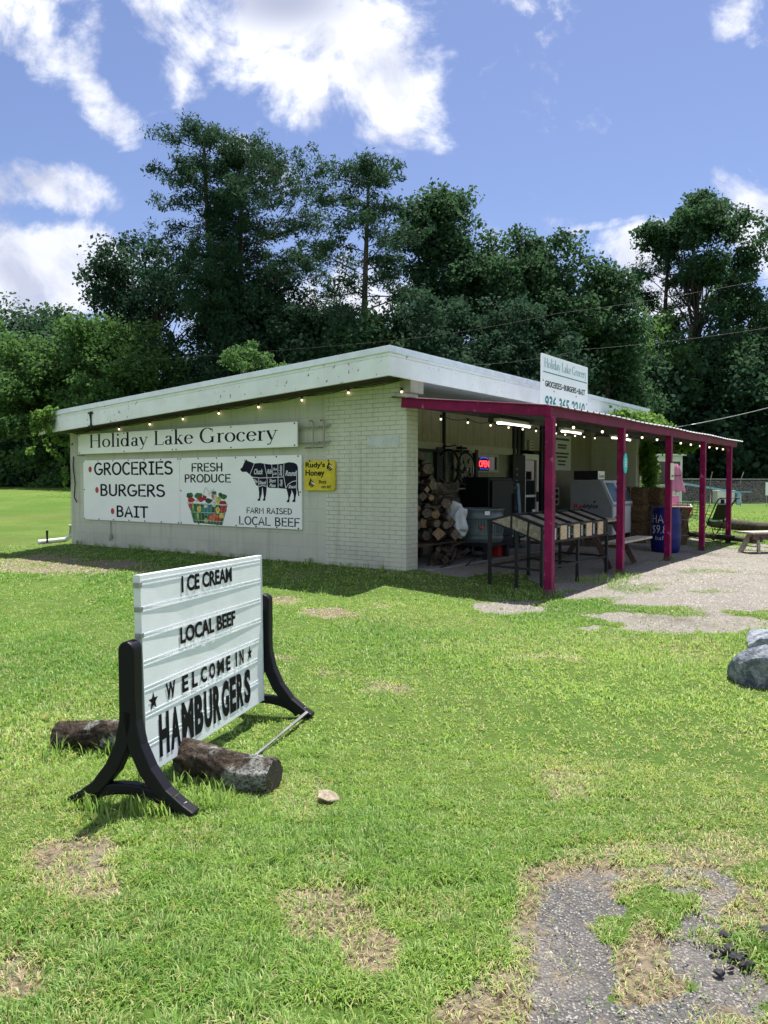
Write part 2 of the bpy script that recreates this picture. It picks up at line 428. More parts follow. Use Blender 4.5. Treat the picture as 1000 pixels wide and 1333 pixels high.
M['tank'] = mat('galvanised_tank', (.135, .175, .185), .45, .4, .35, var=.25, vscale=4)
M['rubber'] = mat('black_rubber', (.012, .012, .012), .8, .3)
M['redp'] = mat('red_plastic', (.45, .03, .03), .45, .5)
M['redm'] = mat('red_painted_steel', (.30, .02, .02), .45, .5, var=.2)
M['bluep'] = mat('blue_plastic_drum', (.008, .012, .13), .45, .3, var=.2)
M['bluem'] = mat('slate_blue_metal', (.06, .12, .20), .4, .5, .2, var=.2)
M['ltblue'] = mat('light_blue_paint', (.10, .38, .60), .5)
M['icegrey'] = mat('grey_freezer_steel', (.30, .33, .36), .4, .5, .2, var=.06)
M['icewhite'] = mat('white_freezer_panel', (.62, .65, .68), .35, .5)
M['tarp'] = mat('white_tarp_plastic', (.62, .66, .70), .35, .5, bump=.6, bscale=14)
M['wood'] = bark('weathered_plank', (.30, .27, .22), (.48, .44, .38), 5, 1, .25)
M['darkwood'] = bark('stained_plank', (.06, .04, .035), (.14, .10, .08), 6, 1, .3)
M['greywood'] = bark('grey_crate_board', (.16, .14, .10), (.36, .31, .24), 16, 1, .5)
M['osb'] = bark('strand_board', (.42, .29, .17), (.72, .58, .42), 34, 1, .4)
M['bark'] = bark('log_bark', (.022, .017, .014), (.13, .105, .085), 14, 1, 1.0)
M['barkd'] = bark('trunk_bark', (.035, .028, .024), (.10, .085, .07), 6, 1, .8)
def lichenmat():
    m = bpy.data.materials.new('lichened_bark'); m.use_nodes = True; t = NT(m.node_tree); t.n.clear()
    co = t.new('ShaderNodeTexCoord').outputs['Object']; n = t.noise(co, 9, 8, .7, .8); n2 = t.noise(co, 55, 6, .75); n3 = t.noise(co, 5.5, 4, .6)
    c = t.mix(t.step(t.m('ADD', t.m('MULTIPLY', n, .6), t.m('MULTIPLY', n2, .45)), .40, .66), (.024, .019, .017), (.145, .112, .088))
    pale = t.m('MULTIPLY', t.step(n3, .47, .60), t.step(n2, .38, .56)); c = t.mix(pale, c, (.40, .42, .40))
    p = t.new('ShaderNodeBsdfPrincipled', {'Base Color': c, 'Roughness': .95, 'Specular IOR Level': .1})
    b = t.new('ShaderNodeBump', {'Strength': 1.0, 'Distance': .03, 'Height': t.m('ADD', n, n2)}); t.l.new(b.outputs[0], p.inputs['Normal'])
    o = t.new('ShaderNodeOutputMaterial'); t.l.new(p.outputs[0], o.inputs[0]); return m
M['lichen'] = lichenmat()
M['cut'] = bark('cut_log_end', (.22, .12, .065), (.42, .30, .19), 24, 1, .3)
M['cutgrey'] = bark('grey_cut_end', (.09, .07, .055), (.24, .195, .155), 20, 1, .4)
M['hay'] = bark('hay', (.045, .029, .017), (.24, .16, .085), 42, 1, 1.0)
M['rock'] = bark('blue_grey_rock', (.07, .088, .12), (.34, .37, .41), 9, 1, 1.0)
M['lump'] = mat('asphalt_lump', (.030, .030, .034), .8, .3, var=.5, vscale=60, bump=.5, bscale=120)
M['concrete'] = mat('concrete', (.20, .20, .20), .85, .3, var=.16, vscale=2.2, bump=.3, bscale=50)
M['bulb'] = emis('lit_bulb', (1.0, .80, .52), 1.3)
M['tubelit'] = emis('lit_tube', (1.0, .92, .78), 2.2)
M['neonr'] = emis('red_neon', (1.0, .03, .04), 3.0)
M['neonb'] = emis('blue_neon', (.06, .10, 1.0), 1.0)
M['wire'] = mat('black_cable', (.012, .012, .013), .6)
M['paper'] = mat('cream_card', (.66, .66, .50), .6)
M['cyan'] = mat('turquoise_plate', (.03, .52, .52), .4)
M['pink'] = mat('pink_canvas', (.55, .20, .33), .8, var=.12)
M['cgreen'] = mat('green_basket_wire', (.02, .16, .03), .45, .5)
M['steel'] = mat('dull_steel', (.34, .35, .36), .4, .5, .7, var=.2)
M['linemark'] = mat('white_line_print', (.74, .76, .79), .5)
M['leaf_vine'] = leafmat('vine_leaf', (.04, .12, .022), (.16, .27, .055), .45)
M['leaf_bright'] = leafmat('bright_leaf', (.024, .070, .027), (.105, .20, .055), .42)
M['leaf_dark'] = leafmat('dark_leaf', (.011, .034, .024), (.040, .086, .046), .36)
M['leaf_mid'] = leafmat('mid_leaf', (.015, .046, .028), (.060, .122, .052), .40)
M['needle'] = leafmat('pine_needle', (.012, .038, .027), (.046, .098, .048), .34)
M['grass'] = leafmat('grass_blade', (.09, .17, .02), (.40, .46, .11), .42, .5)

# ------------------------------------------------------------------ the ground: one sheet, grass, gravel lot and old asphalt
def topx(x, y):
    """where a point of the level ground shows in the photograph (used to lay out the worn patches measured there)"""
    x = np.asarray(x, float); y = np.asarray(y, float)
    f = y * cos(PITCH) + H * sin(PITCH); u = y * sin(PITCH) - H * cos(PITCH)
    f = np.where(f < .2, .2, f)
    return CX + F * x / f, CY - F * u / f
def ell(px, py, L, nz):
    r = np.zeros_like(px)
    for e in L:
        cx, cy, rx, ry = e[:4]; wgt = e[4] if len(e) > 4 else 1.0
        d = np.hypot((px - cx) / rx, (py - cy) / ry) + nz
        r = np.maximum(r, wgt * (1 - sm(.62, 1.18, d)))
    return r
def polysd(px, py, P):
    """signed distance to a polygon, positive inside"""
    P = np.array(P, float); d = np.full(px.shape, 1e9); ins = np.zeros(px.shape, bool)
    for i in range(len(P)):
        a, b = P[i], P[(i + 1) % len(P)]; e = b - a
        wx, wy = px - a[0], (py - a[1]); t = np.clip((wx * e[0] + wy * e[1]) / (e @ e), 0, 1)
        d = np.minimum(d, np.hypot(wx - e[0] * t, wy - e[1] * t))
        if abs(e[1]) > 1e-9:
            c = ((a[1] <= py) & (b[1] > py)) | ((b[1] <= py) & (a[1] > py))
            ins ^= c & (px < a[0] + (py - a[1]) / e[1] * e[0])
    return np.where(ins, d, -d)
ASPH = [(752, 1262, 62, 105), (785, 1160, 52, 32), (905, 1150, 62, 28), (905, 1220, 55, 52), (780, 1330, 105, 48), (968, 1270, 62, 58), (880, 1318, 60, 40), (1060, 1260, 70, 90), (700, 1400, 300, 50), (1000, 1400, 200, 60)]
ISLE = [(846, 1240, 30, 44), (818, 1158, 22, 18), (952, 1326, 40, 16), (995, 1165, 34, 22)]
BARE = [(98, 1125, 66, 46, .85), (430, 1188, 66, 42, .9), (478, 1230, 44, 32, .9), (18, 1268, 44, 40, .75), (632, 1308, 66, 40, .95), (860, 1120, 130, 36, .55),
        (425, 800, 46, 8, .9), (372, 781, 34, 8, .8), (88, 741, 120, 9, .75), (30, 733, 90, 7, .6), (400, 1040, 44, 28, .5), (905, 850, 60, 24, .4), (960, 1100, 90, 26, .5),
        (846, 1245, 60, 70, 1.0), (700, 1220, 46, 90, .75), (765, 1138, 90, 26, .85), (960, 1190, 80, 50, .7), (660, 1290, 70, 60, .8), (930, 1320, 90, 30, .7), (300, 1345, 60, 25, .5), (550, 1180, 60, 20, .4), (240, 1090, 60, 20, .35), (25, 700, 40, 6, .3), (760, 840, 200, 14, .25), (430, 1120, 40, 12, .6)]
LOT = [(575, 739), (640, 749), (690, 758), (730, 777), (790, 788), (850, 800), (905, 808), (1000, 798), (1150, 800), (1300, 760), (1150, 722), (1000, 712), (950, 709), (905, 705), (862, 692), (700, 690), (560, 712)]
LOT2 = [(662, 791, 52, 8), (850, 814, 82, 13), (930, 812, 60, 8)]
TUFT = [(770, 757, 36, 6), (818, 767, 42, 7), (846, 762, 30, 4), (740, 770, 24, 6), (928, 772, 30, 3), (985, 757, 30, 3), (880, 757, 16, 3), (930, 745, 40, 3), (700, 772, 30, 5), (880, 796, 40, 5), (780, 779, 50, 4)]
def masks(x, y):
    px, py = topx(x, y)
    n = (fbm(x, y, 1.7, 5) - .5) * 1.1 + (fbm(x, y, 7, 9, 3) - .5) * .7
    nfar = (fbm(x, y, .8, 21) - .5) * 1.6 + (fbm(x, y, 3, 29, 3) - .5) * .8
    bare = ell(px, py, BARE, n)
    bare = np.maximum(bare, .55 * sm(.62, .80, fbm(x, y, 1.1, 77)) * sm(16, 8, y))
    asph = ell(px, py, ASPH, n * 1.0 + (fbm(x, y, 16, 33, 3) - .5) * .5) * (1 - .85 * ell(px, py, ISLE, n * 1.1)) * (np.asarray(y) > 0)
    sd = polysd(px, py, LOT) / 9.0 + nfar * 1.5 + (fbm(x, y, 5, 37, 3) - .5) * 1.6
    grav = np.maximum(sm(-.6, .9, sd), ell(px, py, LOT2, nfar * 1.3 + (fbm(x, y, 4, 36, 3) - .5) * 1.2) * .8) * (1 - .50 * ell(px, py, TUFT, nfar * 1.2 + (fbm(x, y, 5, 35, 3) - .5) * .9))
    grav = grav * (np.asarray(y) > 0)
    u, v = uv(x, y)
    inside = (u > -.02) & (u < 10.42) & (v > -.06)
    bare = np.where(inside, 0, bare); grav = np.where((u > .2) & (u < 10.2) & (v > -.9) & (v < 1.3), 1.0, grav)
    return bare, asph, grav, inside

def ground():
    rr = [0.0]; r = .45
    while r < 1500:
        rr.append(r); r *= 1.0155 if r < 22 else (1.03 if r < 70 else 1.12)
    ang = np.concatenate([np.linspace(-pi, -radians(52), 60, endpoint=False), np.linspace(-radians(52), radians(52), 460, endpoint=False), np.linspace(radians(52), pi, 60, endpoint=False)])
    n = len(ang); R, A_ = np.meshgrid(np.array(rr[1:]), ang, indexing='ij')
    x = (R * np.sin(A_)).ravel(); y = (R * np.cos(A_)).ravel()
    x = np.append(x, 0); y = np.append(y, 0)
    bare, asph, grav, ins = masks(x, y)
    z = terrain(x, y)
    u, v = uv(x, y)
    z = z + bare * -.012 + (fbm(x, y, 9, 40, 3) - .5) * .03 * sm(14, 5, np.hypot(x, y)) - asph * .01
    m = len(rr) - 1
    i, k = np.meshgrid(np.arange(m - 1), np.arange(n), indexing='ij')
    q = np.stack([i * n + k, (i + 1) * n + k, (i + 1) * n + (k + 1) % n, i * n + (k + 1) % n], -1).reshape(-1, 4)
    c = len(x) - 1
    k = np.arange(n); q2 = np.stack([np.full(n, c), k, (k + 1) % n, np.full(n, c)], -1)
    verts = np.stack([x, y, z], 1)
    me = mesh_np('ground', verts, q, M['ground'], dict(bare=bare, asph=asph, grav=grav), True)
    o = link('ground', me); tag(o, kind='structure')
    fm = MB(); fm.add([tuple(verts[c])] + [tuple(verts[j]) for j in range(n)], [(0, 1 + (j + 1) % n, 1 + j) for j in range(n)])
    fo = fm.build('ground_centre', M['ground'], o)
    return o

def groundmat():
    m = bpy.data.materials.new('ground_cover'); m.use_nodes = True; t = NT(m.node_tree); t.n.clear()
    co = t.new('ShaderNodeTexCoord').outputs['Object']
    at = lambda a: t.new('ShaderNodeAttribute', attribute_name=a).outputs['Fac']
    big = t.noise(co, .35, 4, .6); mid = t.noise(co, 2.3, 5, .65); fine = t.noise(co, 38, 5, .7); vf = t.noise(co, 150, 3, .7)
    lawn = t.mix(t.step(big, .35, .68), (.085, .175, .026), (.155, .235, .050))
    lawn = t.mix(t.step(mid, .45, .75), lawn, (.085, .150, .024)); lawn = t.mix(t.m('MULTIPLY', t.step(t.noise(co, .14, 5, .6), .50, .66), .45), lawn, (.16, .165, .06))
    lawn = t.mix(t.step(fine, .35, .7), t.mix(.6, lawn, (.055, .095, .015)), lawn)
    soil = t.mix(t.step(fine, .32, .66), (.085, .066, .048), (.31, .25, .165))
    soil = t.mix(t.m('MULTIPLY', t.step(mid, .45, .7), .6), soil, (.27, .25, .215))
    # asphalt with pale stones
    vor = t.new('ShaderNodeTexVoronoi', {'Vector': co, 'Scale': 95.0}); vor2 = t.new('ShaderNodeTexVoronoi', {'Vector': co, 'Scale': 42.0})
    stone = t.mix(t.new('ShaderNodeSeparateColor', {0: vor.outputs['Color']}).outputs[0], (.13, .128, .13), (.52, .50, .48))
    asp = t.mix(t.step(vor.outputs['Distance'], .55, .18), (.135, .132, .13), stone)
    asp = t.mix(t.step(mid, .4, .7), asp, t.mix(.5, asp, (.32, .29, .26)))
    crackv = t.new('ShaderNodeTexVoronoi', {'Vector': co, 'Scale': 3.1}, feature='DISTANCE_TO_EDGE')
    crk = t.step(t.m('ADD', crackv.outputs['Distance'], t.m('MULTIPLY', t.m('SUBTRACT', fine, .5), .07)), .02, .005)
    asp = t.mix(t.step(t.noise(co, 4.5, 6, .7), .52, .66), asp, soil); asp = t.mix(t.m('MULTIPLY', crk, .35), asp, (.05, .045, .04))
    g3 = t.mix(t.new('ShaderNodeSeparateColor', {0: vor2.outputs['Color']}).outputs[1], (.185, .172, .155), (.40, .375, .34))
    g3 = t.mix(t.step(mid, .42, .68), g3, (.29, .27, .24)); g3 = t.mix(t.step(t.noise(co, .9, 5, .6), .5, .72), g3, (.17, .157, .13))
    g3 = t.mix(t.step(fine, .3, .7), t.mix(.35, g3, (.12, .11, .10)), g3)
    jit = t.m('MULTIPLY', t.m('SUBTRACT', fine, .5), 1.0)
    fb = t.step(t.m('ADD', at('bare'), jit), .25, .62); fa = t.step(t.m('ADD', at('asph'), t.m('ADD', t.m('MULTIPLY', jit, 1.3), t.m('MULTIPLY', t.m('SUBTRACT', t.noise(co, 9, 4, .6), .5), 1.8))), .36, .70); fg = t.step(t.m('ADD', at('grav'), jit), .34, .66)
    c = t.mix(fb, lawn, soil); c = t.mix(fg, c, g3); c = t.mix(fa, c, asp)
    p = t.new('ShaderNodeBsdfPrincipled', {'Base Color': c, 'Roughness': .95, 'Specular IOR Level': .15})
    h = t.m('ADD', t.m('MULTIPLY', fine, .9), t.m('ADD', t.m('MULTIPLY', vf, .4), t.m('MULTIPLY', t.m('MULTIPLY', vor.outputs['Distance'], fa), -.4)))
    b = t.new('ShaderNodeBump', {'Strength': 1.0, 'Distance': .03, 'Height': h}); t.l.new(b.outputs[0], p.inputs['Normal'])
    o = t.new('ShaderNodeOutputMaterial'); t.l.new(p.outputs[0], o.inputs[0]); return m
M['ground'] = groundmat()
GROUND = ground()

def grassmat():
    m = bpy.data.materials.new('grass_blades'); m.use_nodes = True; t = NT(m.node_tree); t.n.clear()
    a = t.new('ShaderNodeAttribute', attribute_name='tint').outputs['Fac']; dr = t.new('ShaderNodeAttribute', attribute_name='dry').outputs['Fac']
    c = t.mix(a, (.100, .240, .044), (.355, .485, .125)); c = t.mix(dr, c, (.52, .44, .25))
    d = t.new('ShaderNodeBsdfPrincipled', {'Base Color': c, 'Roughness': .5, 'Specular IOR Level': .35})
    tr = t.new('ShaderNodeBsdfTranslucent', {'Color': t.mix(1.0, c, (1.25, 1.25, 1.0), 'MULTIPLY')})
    mx = t.new('ShaderNodeMixShader', {0: .42, 1: d.outputs[0], 2: tr.outputs[0]})
    o = t.new('ShaderNodeOutputMaterial'); t.l.new(mx.outputs[0], o.inputs[0]); return m
M['grass'] = grassmat()
def blades(n, r0, r1, hgt, wid, half=44, seed=1, clump=.16, lot=False):
    g = np.random.default_rng(seed)
    rad = np.sqrt(g.uniform(r0 ** 2, r1 ** 2, n)); th = np.radians(g.uniform(-half, half, n))
    x = rad * np.sin(th); y = rad * np.cos(th)
    # gather into tufts
    ck = np.floor(x / clump), np.floor(y / clump)
    cx = (ck[0] + .15 + .7 * _hash(ck[0], ck[1], 3)) * clump; cy = (ck[1] + .15 + .7 * _hash(ck[0], ck[1], 4)) * clump
    pull = g.uniform(0, .55, n) * (_hash(ck[0], ck[1], 8) > .35)
    ox, oy = x - cx, y - cy
    x = x - ox * pull; y = y - oy * pull
    bare, asph, grav, ins = masks(x, y)
    dens = (1 - .97 * sm(.10, .85, asph * (1 - .85 * sm(.60, .74, fbm(x, y, 4.5, 63, 3))) + .5 * (fbm(x, y, 5, 55, 3) - .5))) * (1 - .955 * sm(.25, .7, grav)) * (1 - .80 * sm(.3, .95, bare + .6 * (fbm(x, y, 8, 57, 3) - .5)))
    pat = fbm(x, y, 1.3, 61)
    dens = dens * (.55 + .45 * sm(.3, .55, pat))
    u, v = uv(x, y)
    pass
    keep = (g.random(n) < dens) & ~ins & ~((u > .2) & (u < 10.3) & (v > -1.0))
    x, y, ox, oy, bare, pat, asph, grav = [q[keep] for q in (x, y, ox, oy, bare, pat, asph, grav)]
    n = len(x); z = terrain(x, y) - .008
    lush = sm(.38, .70, pat)
    edge = sm(.0, .6, np.maximum(asph, grav))
    hh = hgt * g.uniform(.45, 1.15, n) * (.65 + .6 * lush) * (1 - .35 * bare) * (1 - .3 * edge)
    a = np.arctan2(oy, ox) + g.normal(0, 1.1, n)
    lean = g.uniform(.15, 1.25, n) * hh * (1 + .5 * (bare > .4))
    dx, dy = np.cos(a), np.sin(a); px_, py_ = -dy, dx
    ww = wid * g.uniform(.6, 1.25, n)
    tw = g.uniform(-.9, .9, n); wx = px_ * np.cos(tw) - dx * 0.3 * np.sin(tw); wy = py_ * np.cos(tw) - dy * .3 * np.sin(tw)
    b0 = np.stack([x - wx * ww / 2, y - wy * ww / 2, z], 1); b1 = np.stack([x + wx * ww / 2, y + wy * ww / 2, z], 1)
    mx, my, mz = x + dx * lean * .35, y + dy * lean * .35, z + hh * .62
    m0 = np.stack([mx - wx * ww * .42, my - wy * ww * .42, mz], 1); m1 = np.stack([mx + wx * ww * .42, my + wy * ww * .42, mz], 1)
    tp = np.stack([x + dx * lean, y + dy * lean, z + hh * np.maximum(.12, 1.0 - .42 * (lean / hh) ** 2)], 1)
    V = np.stack([b0, b1, m1, m0, tp], 1).reshape(-1, 3)
    i = np.arange(n)[:, None] * 5
    T = np.concatenate([i + np.array([[0, 1, 2]]), i + np.array([[0, 2, 3]]), i + np.array([[3, 2, 4]])], 0)
    tint = np.clip(g.normal(.50, .24, n) + .9 * (fbm(x, y, .22, 95) - .5) + .35 * (fbm(x, y, .45, 91) - .5) * 2 - .15 * lush, 0, 1)
    dry = np.clip((g.random(n) < (.05 + .45 * np.clip(bare + .5 * edge, 0, 1) + .10 * sm(.55, .35, pat) + .22 * sm(.52, .72, fbm(x, y, .5, 97)))) * g.uniform(.5, 1, n), 0, 1)
    return V, T, np.repeat(tint, 5), np.repeat(dry, 5)
def litter(name, label, n, spots, size, seed, m, kind='straw'):
    g = np.random.default_rng(seed); V = []; T = []
    rad = np.sqrt(g.uniform(1.3 ** 2, spots ** 2, n)); th = np.radians(g.uniform(-44, 44, n)); x = rad * np.sin(th); y = rad * np.cos(th)
    bare, asph, grav, ins = masks(x, y); u, v = uv(x, y)
    if kind == 'straw': keep = (g.random(n) < .06 + .8 * bare + .12 * sm(.5, .7, fbm(x, y, .5, 97)) - .2 * grav) & ~ins
    else: keep = (g.random(n) < np.maximum(grav, np.maximum(asph, .35 * bare))) & ~ins & ~((u > .2) & (v > -.4) & (u < 10.2))
    x, y = x[keep], y[keep]; n = len(x); z = terrain(x, y); sc = np.clip(np.hypot(x, y) / 4, .8, 3)
    a = g.uniform(0, 6.28, n); P = np.stack([x, y, z], 1)
    if kind == 'straw':
        l = size * g.uniform(.5, 1.4, n) * sc ** .4; w_ = .0009 * sc * g.uniform(.7, 1.4, n); d = np.stack([np.cos(a) * l, np.sin(a) * l, g.uniform(-.2, .5, n) * l], 1); q = np.stack([-np.sin(a) * w_, np.cos(a) * w_, 0 * a], 1)
        P[:, 2] += g.uniform(.008, .03, n) * (1 - .6 * bare[keep]); V = np.stack([P - d / 2 - q, P - d / 2 + q, P + d / 2 + q, P + d / 2 - q], 1).reshape(-1, 3); T = np.arange(n * 4).reshape(-1, 4)
    else:
        s_ = (size * g.uniform(.35, 1.0, n) ** 2 * sc)[:, None]; R_ = lambda: g.uniform(-.25, .25, (n, 3)) * s_
        c4 = [P + np.stack([np.cos(a + k * 2.09), np.sin(a + k * 2.09), -.25 + 0 * a], 1) * s_ + R_() for k in range(3)] + [P + np.stack([0 * a, 0 * a, .65 + 0 * a], 1) * s_ + R_()]
        V = np.stack(c4, 1).reshape(-1, 3); i = np.arange(n)[:, None] * 4; T = np.concatenate([i + np.array([[0, 1, 3]]), i + np.array([[1, 2, 3]]), i + np.array([[2, 0, 3]])])
    tag(link(name, mesh_np(name, V, T, m)), label, 'litter', kind='stuff')
litter('dry_clippings', 'pale dry grass clippings lying on the lawn and bare patches', 60000, 8, .020, 51, mat('straw', (.36, .31, .19), .8, .1))
litter('loose_gravel', 'loose pale stones strewn over the gravel lot and worn asphalt', 70000, 16, .0085, 52, mat('pebble', (.25, .235, .215), .9, .2, var=.5, vscale=40), 'stone')
def lawn():
    parts = [blades(430000, 1.0, 4.2, .046, .0044, 54, 1), blades(340000, 4.2, 9.5, .046, .0078, 44, 2), blades(230000, 9.5, 19, .045, .017, 42, 3, .3), blades(130000, 19, 40, .06, .04, 42, 4, .6)]
    V = []; T = []; ti = []; dr = []; k = 0
    for (v, t, a, d) in parts:
        V.append(v); T.append(t + k); ti.append(a); dr.append(d); k += len(v)
    me = mesh_np('grass', np.concatenate(V), np.concatenate(T), M['grass'], dict(tint=np.concatenate(ti), dry=np.concatenate(dr)))
    tag(link('grass', me), 'short green lawn grass growing around the store and the signs', 'grass', kind='stuff')
lawn()

# ------------------------------------------------------------------ lettering
def ftext(body, size=1.0, xs=1.0, bold=0.0, shear=0.0, align='LEFT'):
    """built-in font as 2-D triangles"""
    cu = bpy.data.curves.new('t', 'FONT'); cu.body = body; cu.size = size; cu.offset = bold; cu.shear = shear
    cu.align_x = align; cu.resolution_u = 4
    ob = bpy.data.objects.new('t', cu)
    me = bpy.data.meshes.new_from_object(ob)
    V = [(v.co.x * xs, v.co.y) for v in me.vertices]; Fc = [tuple(p.vertices) for p in me.polygons]
    bpy.data.objects.remove(ob); bpy.data.curves.remove(cu); bpy.data.meshes.remove(me)
    return V, Fc
def fit(vf, x0, x1, z0, z1=None):
    """scale 2-D text into a box"""
    V, Fc = vf; a = np.array(V); lo, hi = a.min(0), a.max(0)
    sx = (x1 - x0) / (hi[0] - lo[0]); sz = sx if z1 is None else (z1 - z0) / (hi[1] - lo[1])
    return [(x0 + (p[0] - lo[0]) * sx, z0 + (p[1] - lo[1]) * sz) for p in V], Fc
def arc(cx, cy, rx, ry, a0, a1, n=14):
    return [(cx + rx * cos(radians(a0 + (a1 - a0) * i / n)), cy + ry * sin(radians(a0 + (a1 - a0) * i / n))) for i in range(n + 1)]
def ribbon(pts, wd, closed=False, cap=True):
    P = np.array(pts, float); n = len(P); wl = [wd] * n if isinstance(wd, (int, float)) else list(wd)
    V = []; Fc = []
    for i in range(n):
        a = P[(i - 1) % n] if (closed or i > 0) else P[i]; b = P[(i + 1) % n] if (closed or i < n - 1) else P[i]
        d = b - a; d = d / (np.linalg.norm(d) + 1e-9); nrm = np.array([-d[1], d[0]])
        V += [tuple(P[i] + nrm * wl[i] / 2), tuple(P[i] - nrm * wl[i] / 2)]
    m = n if closed else n - 1
    for i in range(m):
        j = (i + 1) % n; Fc.append((2 * i, 2 * i + 1, 2 * j + 1, 2 * j))
    if cap and not closed:
        for e, w_ in ((0, wl[0]), (n - 1, wl[-1])):
            k = len(V); c = P[e]; V += [(c[0] + w_ / 2 * cos(t), c[1] + w_ / 2 * sin(t)) for t in np.linspace(0, 2 * pi, 13)[:-1]]; Fc.append(tuple(range(k, k + 12)))
    return V, Fc
HAND = {  # hand-lettered capitals: strokes in a box of height 1, advance
 'A': ([[(.02, 0), (.34, 1), (.66, 0)], [(.12, .33), (.56, .33)]], .72),
 'B': ([[(.06, 0), (.06, 1)], [(.06, 1)] + arc(.28, .77, .22, .23, 90, -90) + [(.06, .54)], [(.28, .54)] + arc(.28, .27, .28, .27, 90, -90) + [(.06, 0)]], .66),
 'C': ([arc(.38, .5, .34, .5, 52, 308, 20)], .68),
 'D': ([[(.06, 0), (.06, 1)], [(.06, 1)] + arc(.2, .5, .42, .5, 90, -90, 18) + [(.06, 0)]], .70),
 'E': ([[(.54, 1), (.06, 1), (.06, 0), (.56, 0)], [(.06, .52), (.48, .52)]], .62),
 'F': ([[(.54, 1), (.06, 1), (.06, 0)], [(.06, .50), (.46, .50)]], .60),
 'G': ([arc(.40, .5, .36, .5, 55, 345, 22) + [(.74, .44), (.46, .44)]], .80),
 'H': ([[(.06, 0), (.06, 1)], [(.58, 0), (.58, 1)], [(.06, .5), (.58, .5)]], .70),
 'I': ([[(.06, 1), (.42, 1)], [(.24, 1), (.24, 0)], [(.06, 0), (.42, 0)]], .50),
 'L': ([[(.06, 1), (.06, 0), (.52, 0)]], .58),
 'M': ([[(.06, 0), (.10, 1), (.40, .38), (.70, 1), (.76, 0)]], .86),
 'N': ([[(.06, 0), (.06, 1), (.58, 0), (.58, 1)]], .70),
 'O': ([arc(.40, .5, .36, .5, 90, 450, 26)], .82),
 'P': ([[(.06, 0), (.06, 1)] + arc(.26, .74, .26, .26, 90, -90) + [(.06, .48)]], .60),
 'R': ([[(.06, 0), (.06, 1)] + arc(.26, .75, .26, .25, 90, -90) + [(.06, .50)], [(.24, .50), (.58, 0)]], .66),
 'S': ([arc(.30, .76, .25, .24, 40, 250, 14) + arc(.30, .26, .28, .26, 80, -150, 14)], .64),
 'T': ([[(.0, 1), (.62, 1)], [(.31, 1), (.31, 0)]], .64),
 'U': ([[(.06, 1), (.06, .32)] + arc(.34, .30, .28, .30, 180, 360) + [(.62, 1)]], .74),
 'Y': ([[(.02, 1), (.30, .5), (.58, 1)], [(.30, .5), (.30, 0)]], .60),
 ' ': ([], .36)}
def hand(text, wd=.15, gap=.10):
    V = []; Fc = []; x = 0
    for ch in text:
        st, adv = HAND[ch]
        for s in st:
            v, f = ribbon([(x + p[0], p[1]) for p in s], wd); k = len(V); V += v; Fc += [tuple(i + k for i in q) for q in f]
        x += adv + gap
    return V, Fc
TH, TN = .13, .038
def ring(cx, cy, rx, ry, a0=0, a1=360, n=30, th=TH):
    p = arc(cx, cy, rx, ry, a0, a1, n); return p, [TN + (th - TN) * abs(cos(radians(a0 + (a1 - a0) * i / n))) ** 1.3 for i in range(n + 1)]
def stem(x, y0, y1, s0=True, s1=True, sw=.13, left_only=False):
    r = [([(x, y0), (x, y1)], TH)]
    if s0: r.append(([(x - sw, y0 + TN / 2), (x + sw, y0 + TN / 2)], TN))
    if s1: r.append(([(x - sw, y1 - TN / 2), (x + (0 if left_only else sw), y1 - TN / 2)], TN))
    return r
XH = .62
SERIF = {
 'H': (stem(.17, 0, 1) + stem(.77, 0, 1) + [([(.17, .52), (.77, .52)], TN)], .97),
 'o': ([ring(.30, XH / 2, .24, XH / 2 - .02)], .62),
 'l': (stem(.16, 0, 1.04, left_only=True), .33),
 'i': (stem(.16, 0, XH, left_only=True) + [(arc(.16, .88, .035, .035, 0, 360, 10), .08)], .33),
 'd': ([ring(.27, XH / 2, .21, XH / 2 - .02)] + stem(.50, 0, 1.04, left_only=True), .68),
 'a': (stem(.40, .03, .45, False, False) + [ring(.27, .43, .15, .17, 0, 165, 14), ring(.24, .17, .15, .16, 40, 330, 20), ([(.40, .06), (.47, .0), (.54, .05)], TN)], .56),
 'y': ([([(.08, XH), (.29, .06)], [TH, TH * .9]), ([(.52, XH), (.29, .0), (.20, -.22), (.06, -.24)], [TN, TN, .05, .08]), ([(-.02, XH - .02), (.20, XH - .02)], TN), ([(.40, XH - .02), (.60, XH - .02)], TN)], .58),
 'L': (stem(.17, 0, 1) + [([(.17, TN / 2), (.62, TN / 2), (.66, .22)], [TN, TN * 1.4, TN])], .68),
 'k': (stem(.16, 0, 1.04, left_only=True) + [([(.20, .26), (.46, XH)], TN), ([(.28, .36), (.52, .02)], TH), ([(.40, .015), (.64, .015)], TN), ([(.36, XH - .015), (.58, XH - .015)], TN)], .64),
 'e': ([ring(.28, XH / 2, .22, XH / 2 - .02, 8, 322, 28), ([(.08, .34), (.50, .36)], TN)], .54),
 'G': ([ring(.46, .5, .38, .49, 48, 322, 32, TH * 1.1)] + stem(.76, .04, .42, False, True) + [([(.76, .94), (.76, .70)], [.05, .02])], .96),
 'r': (stem(.16, 0, XH, left_only=True) + [([(.19, .42), (.26, .56), (.36, .60), (.43, .57)], [TN, TN, .06, .10])], .45),
 'c': ([ring(.28, XH / 2, .22, XH / 2 - .02, 45, 318, 26), (arc(.42, .50, .03, .03, 0, 360, 8), .06)], .52),
 ' ': ([], .34)}
def serif(text):
    V = []; Fc = []; x = 0
    for ch in text:
        st, adv = SERIF[ch]
        for (pts, wd) in st:
            v, f = ribbon([(x + p[0], p[1]) for p in pts], wd, cap=False); k = len(V); V += v; Fc += [tuple(i + k for i in q) for q in f]
        x += adv + .03
    return V, Fc
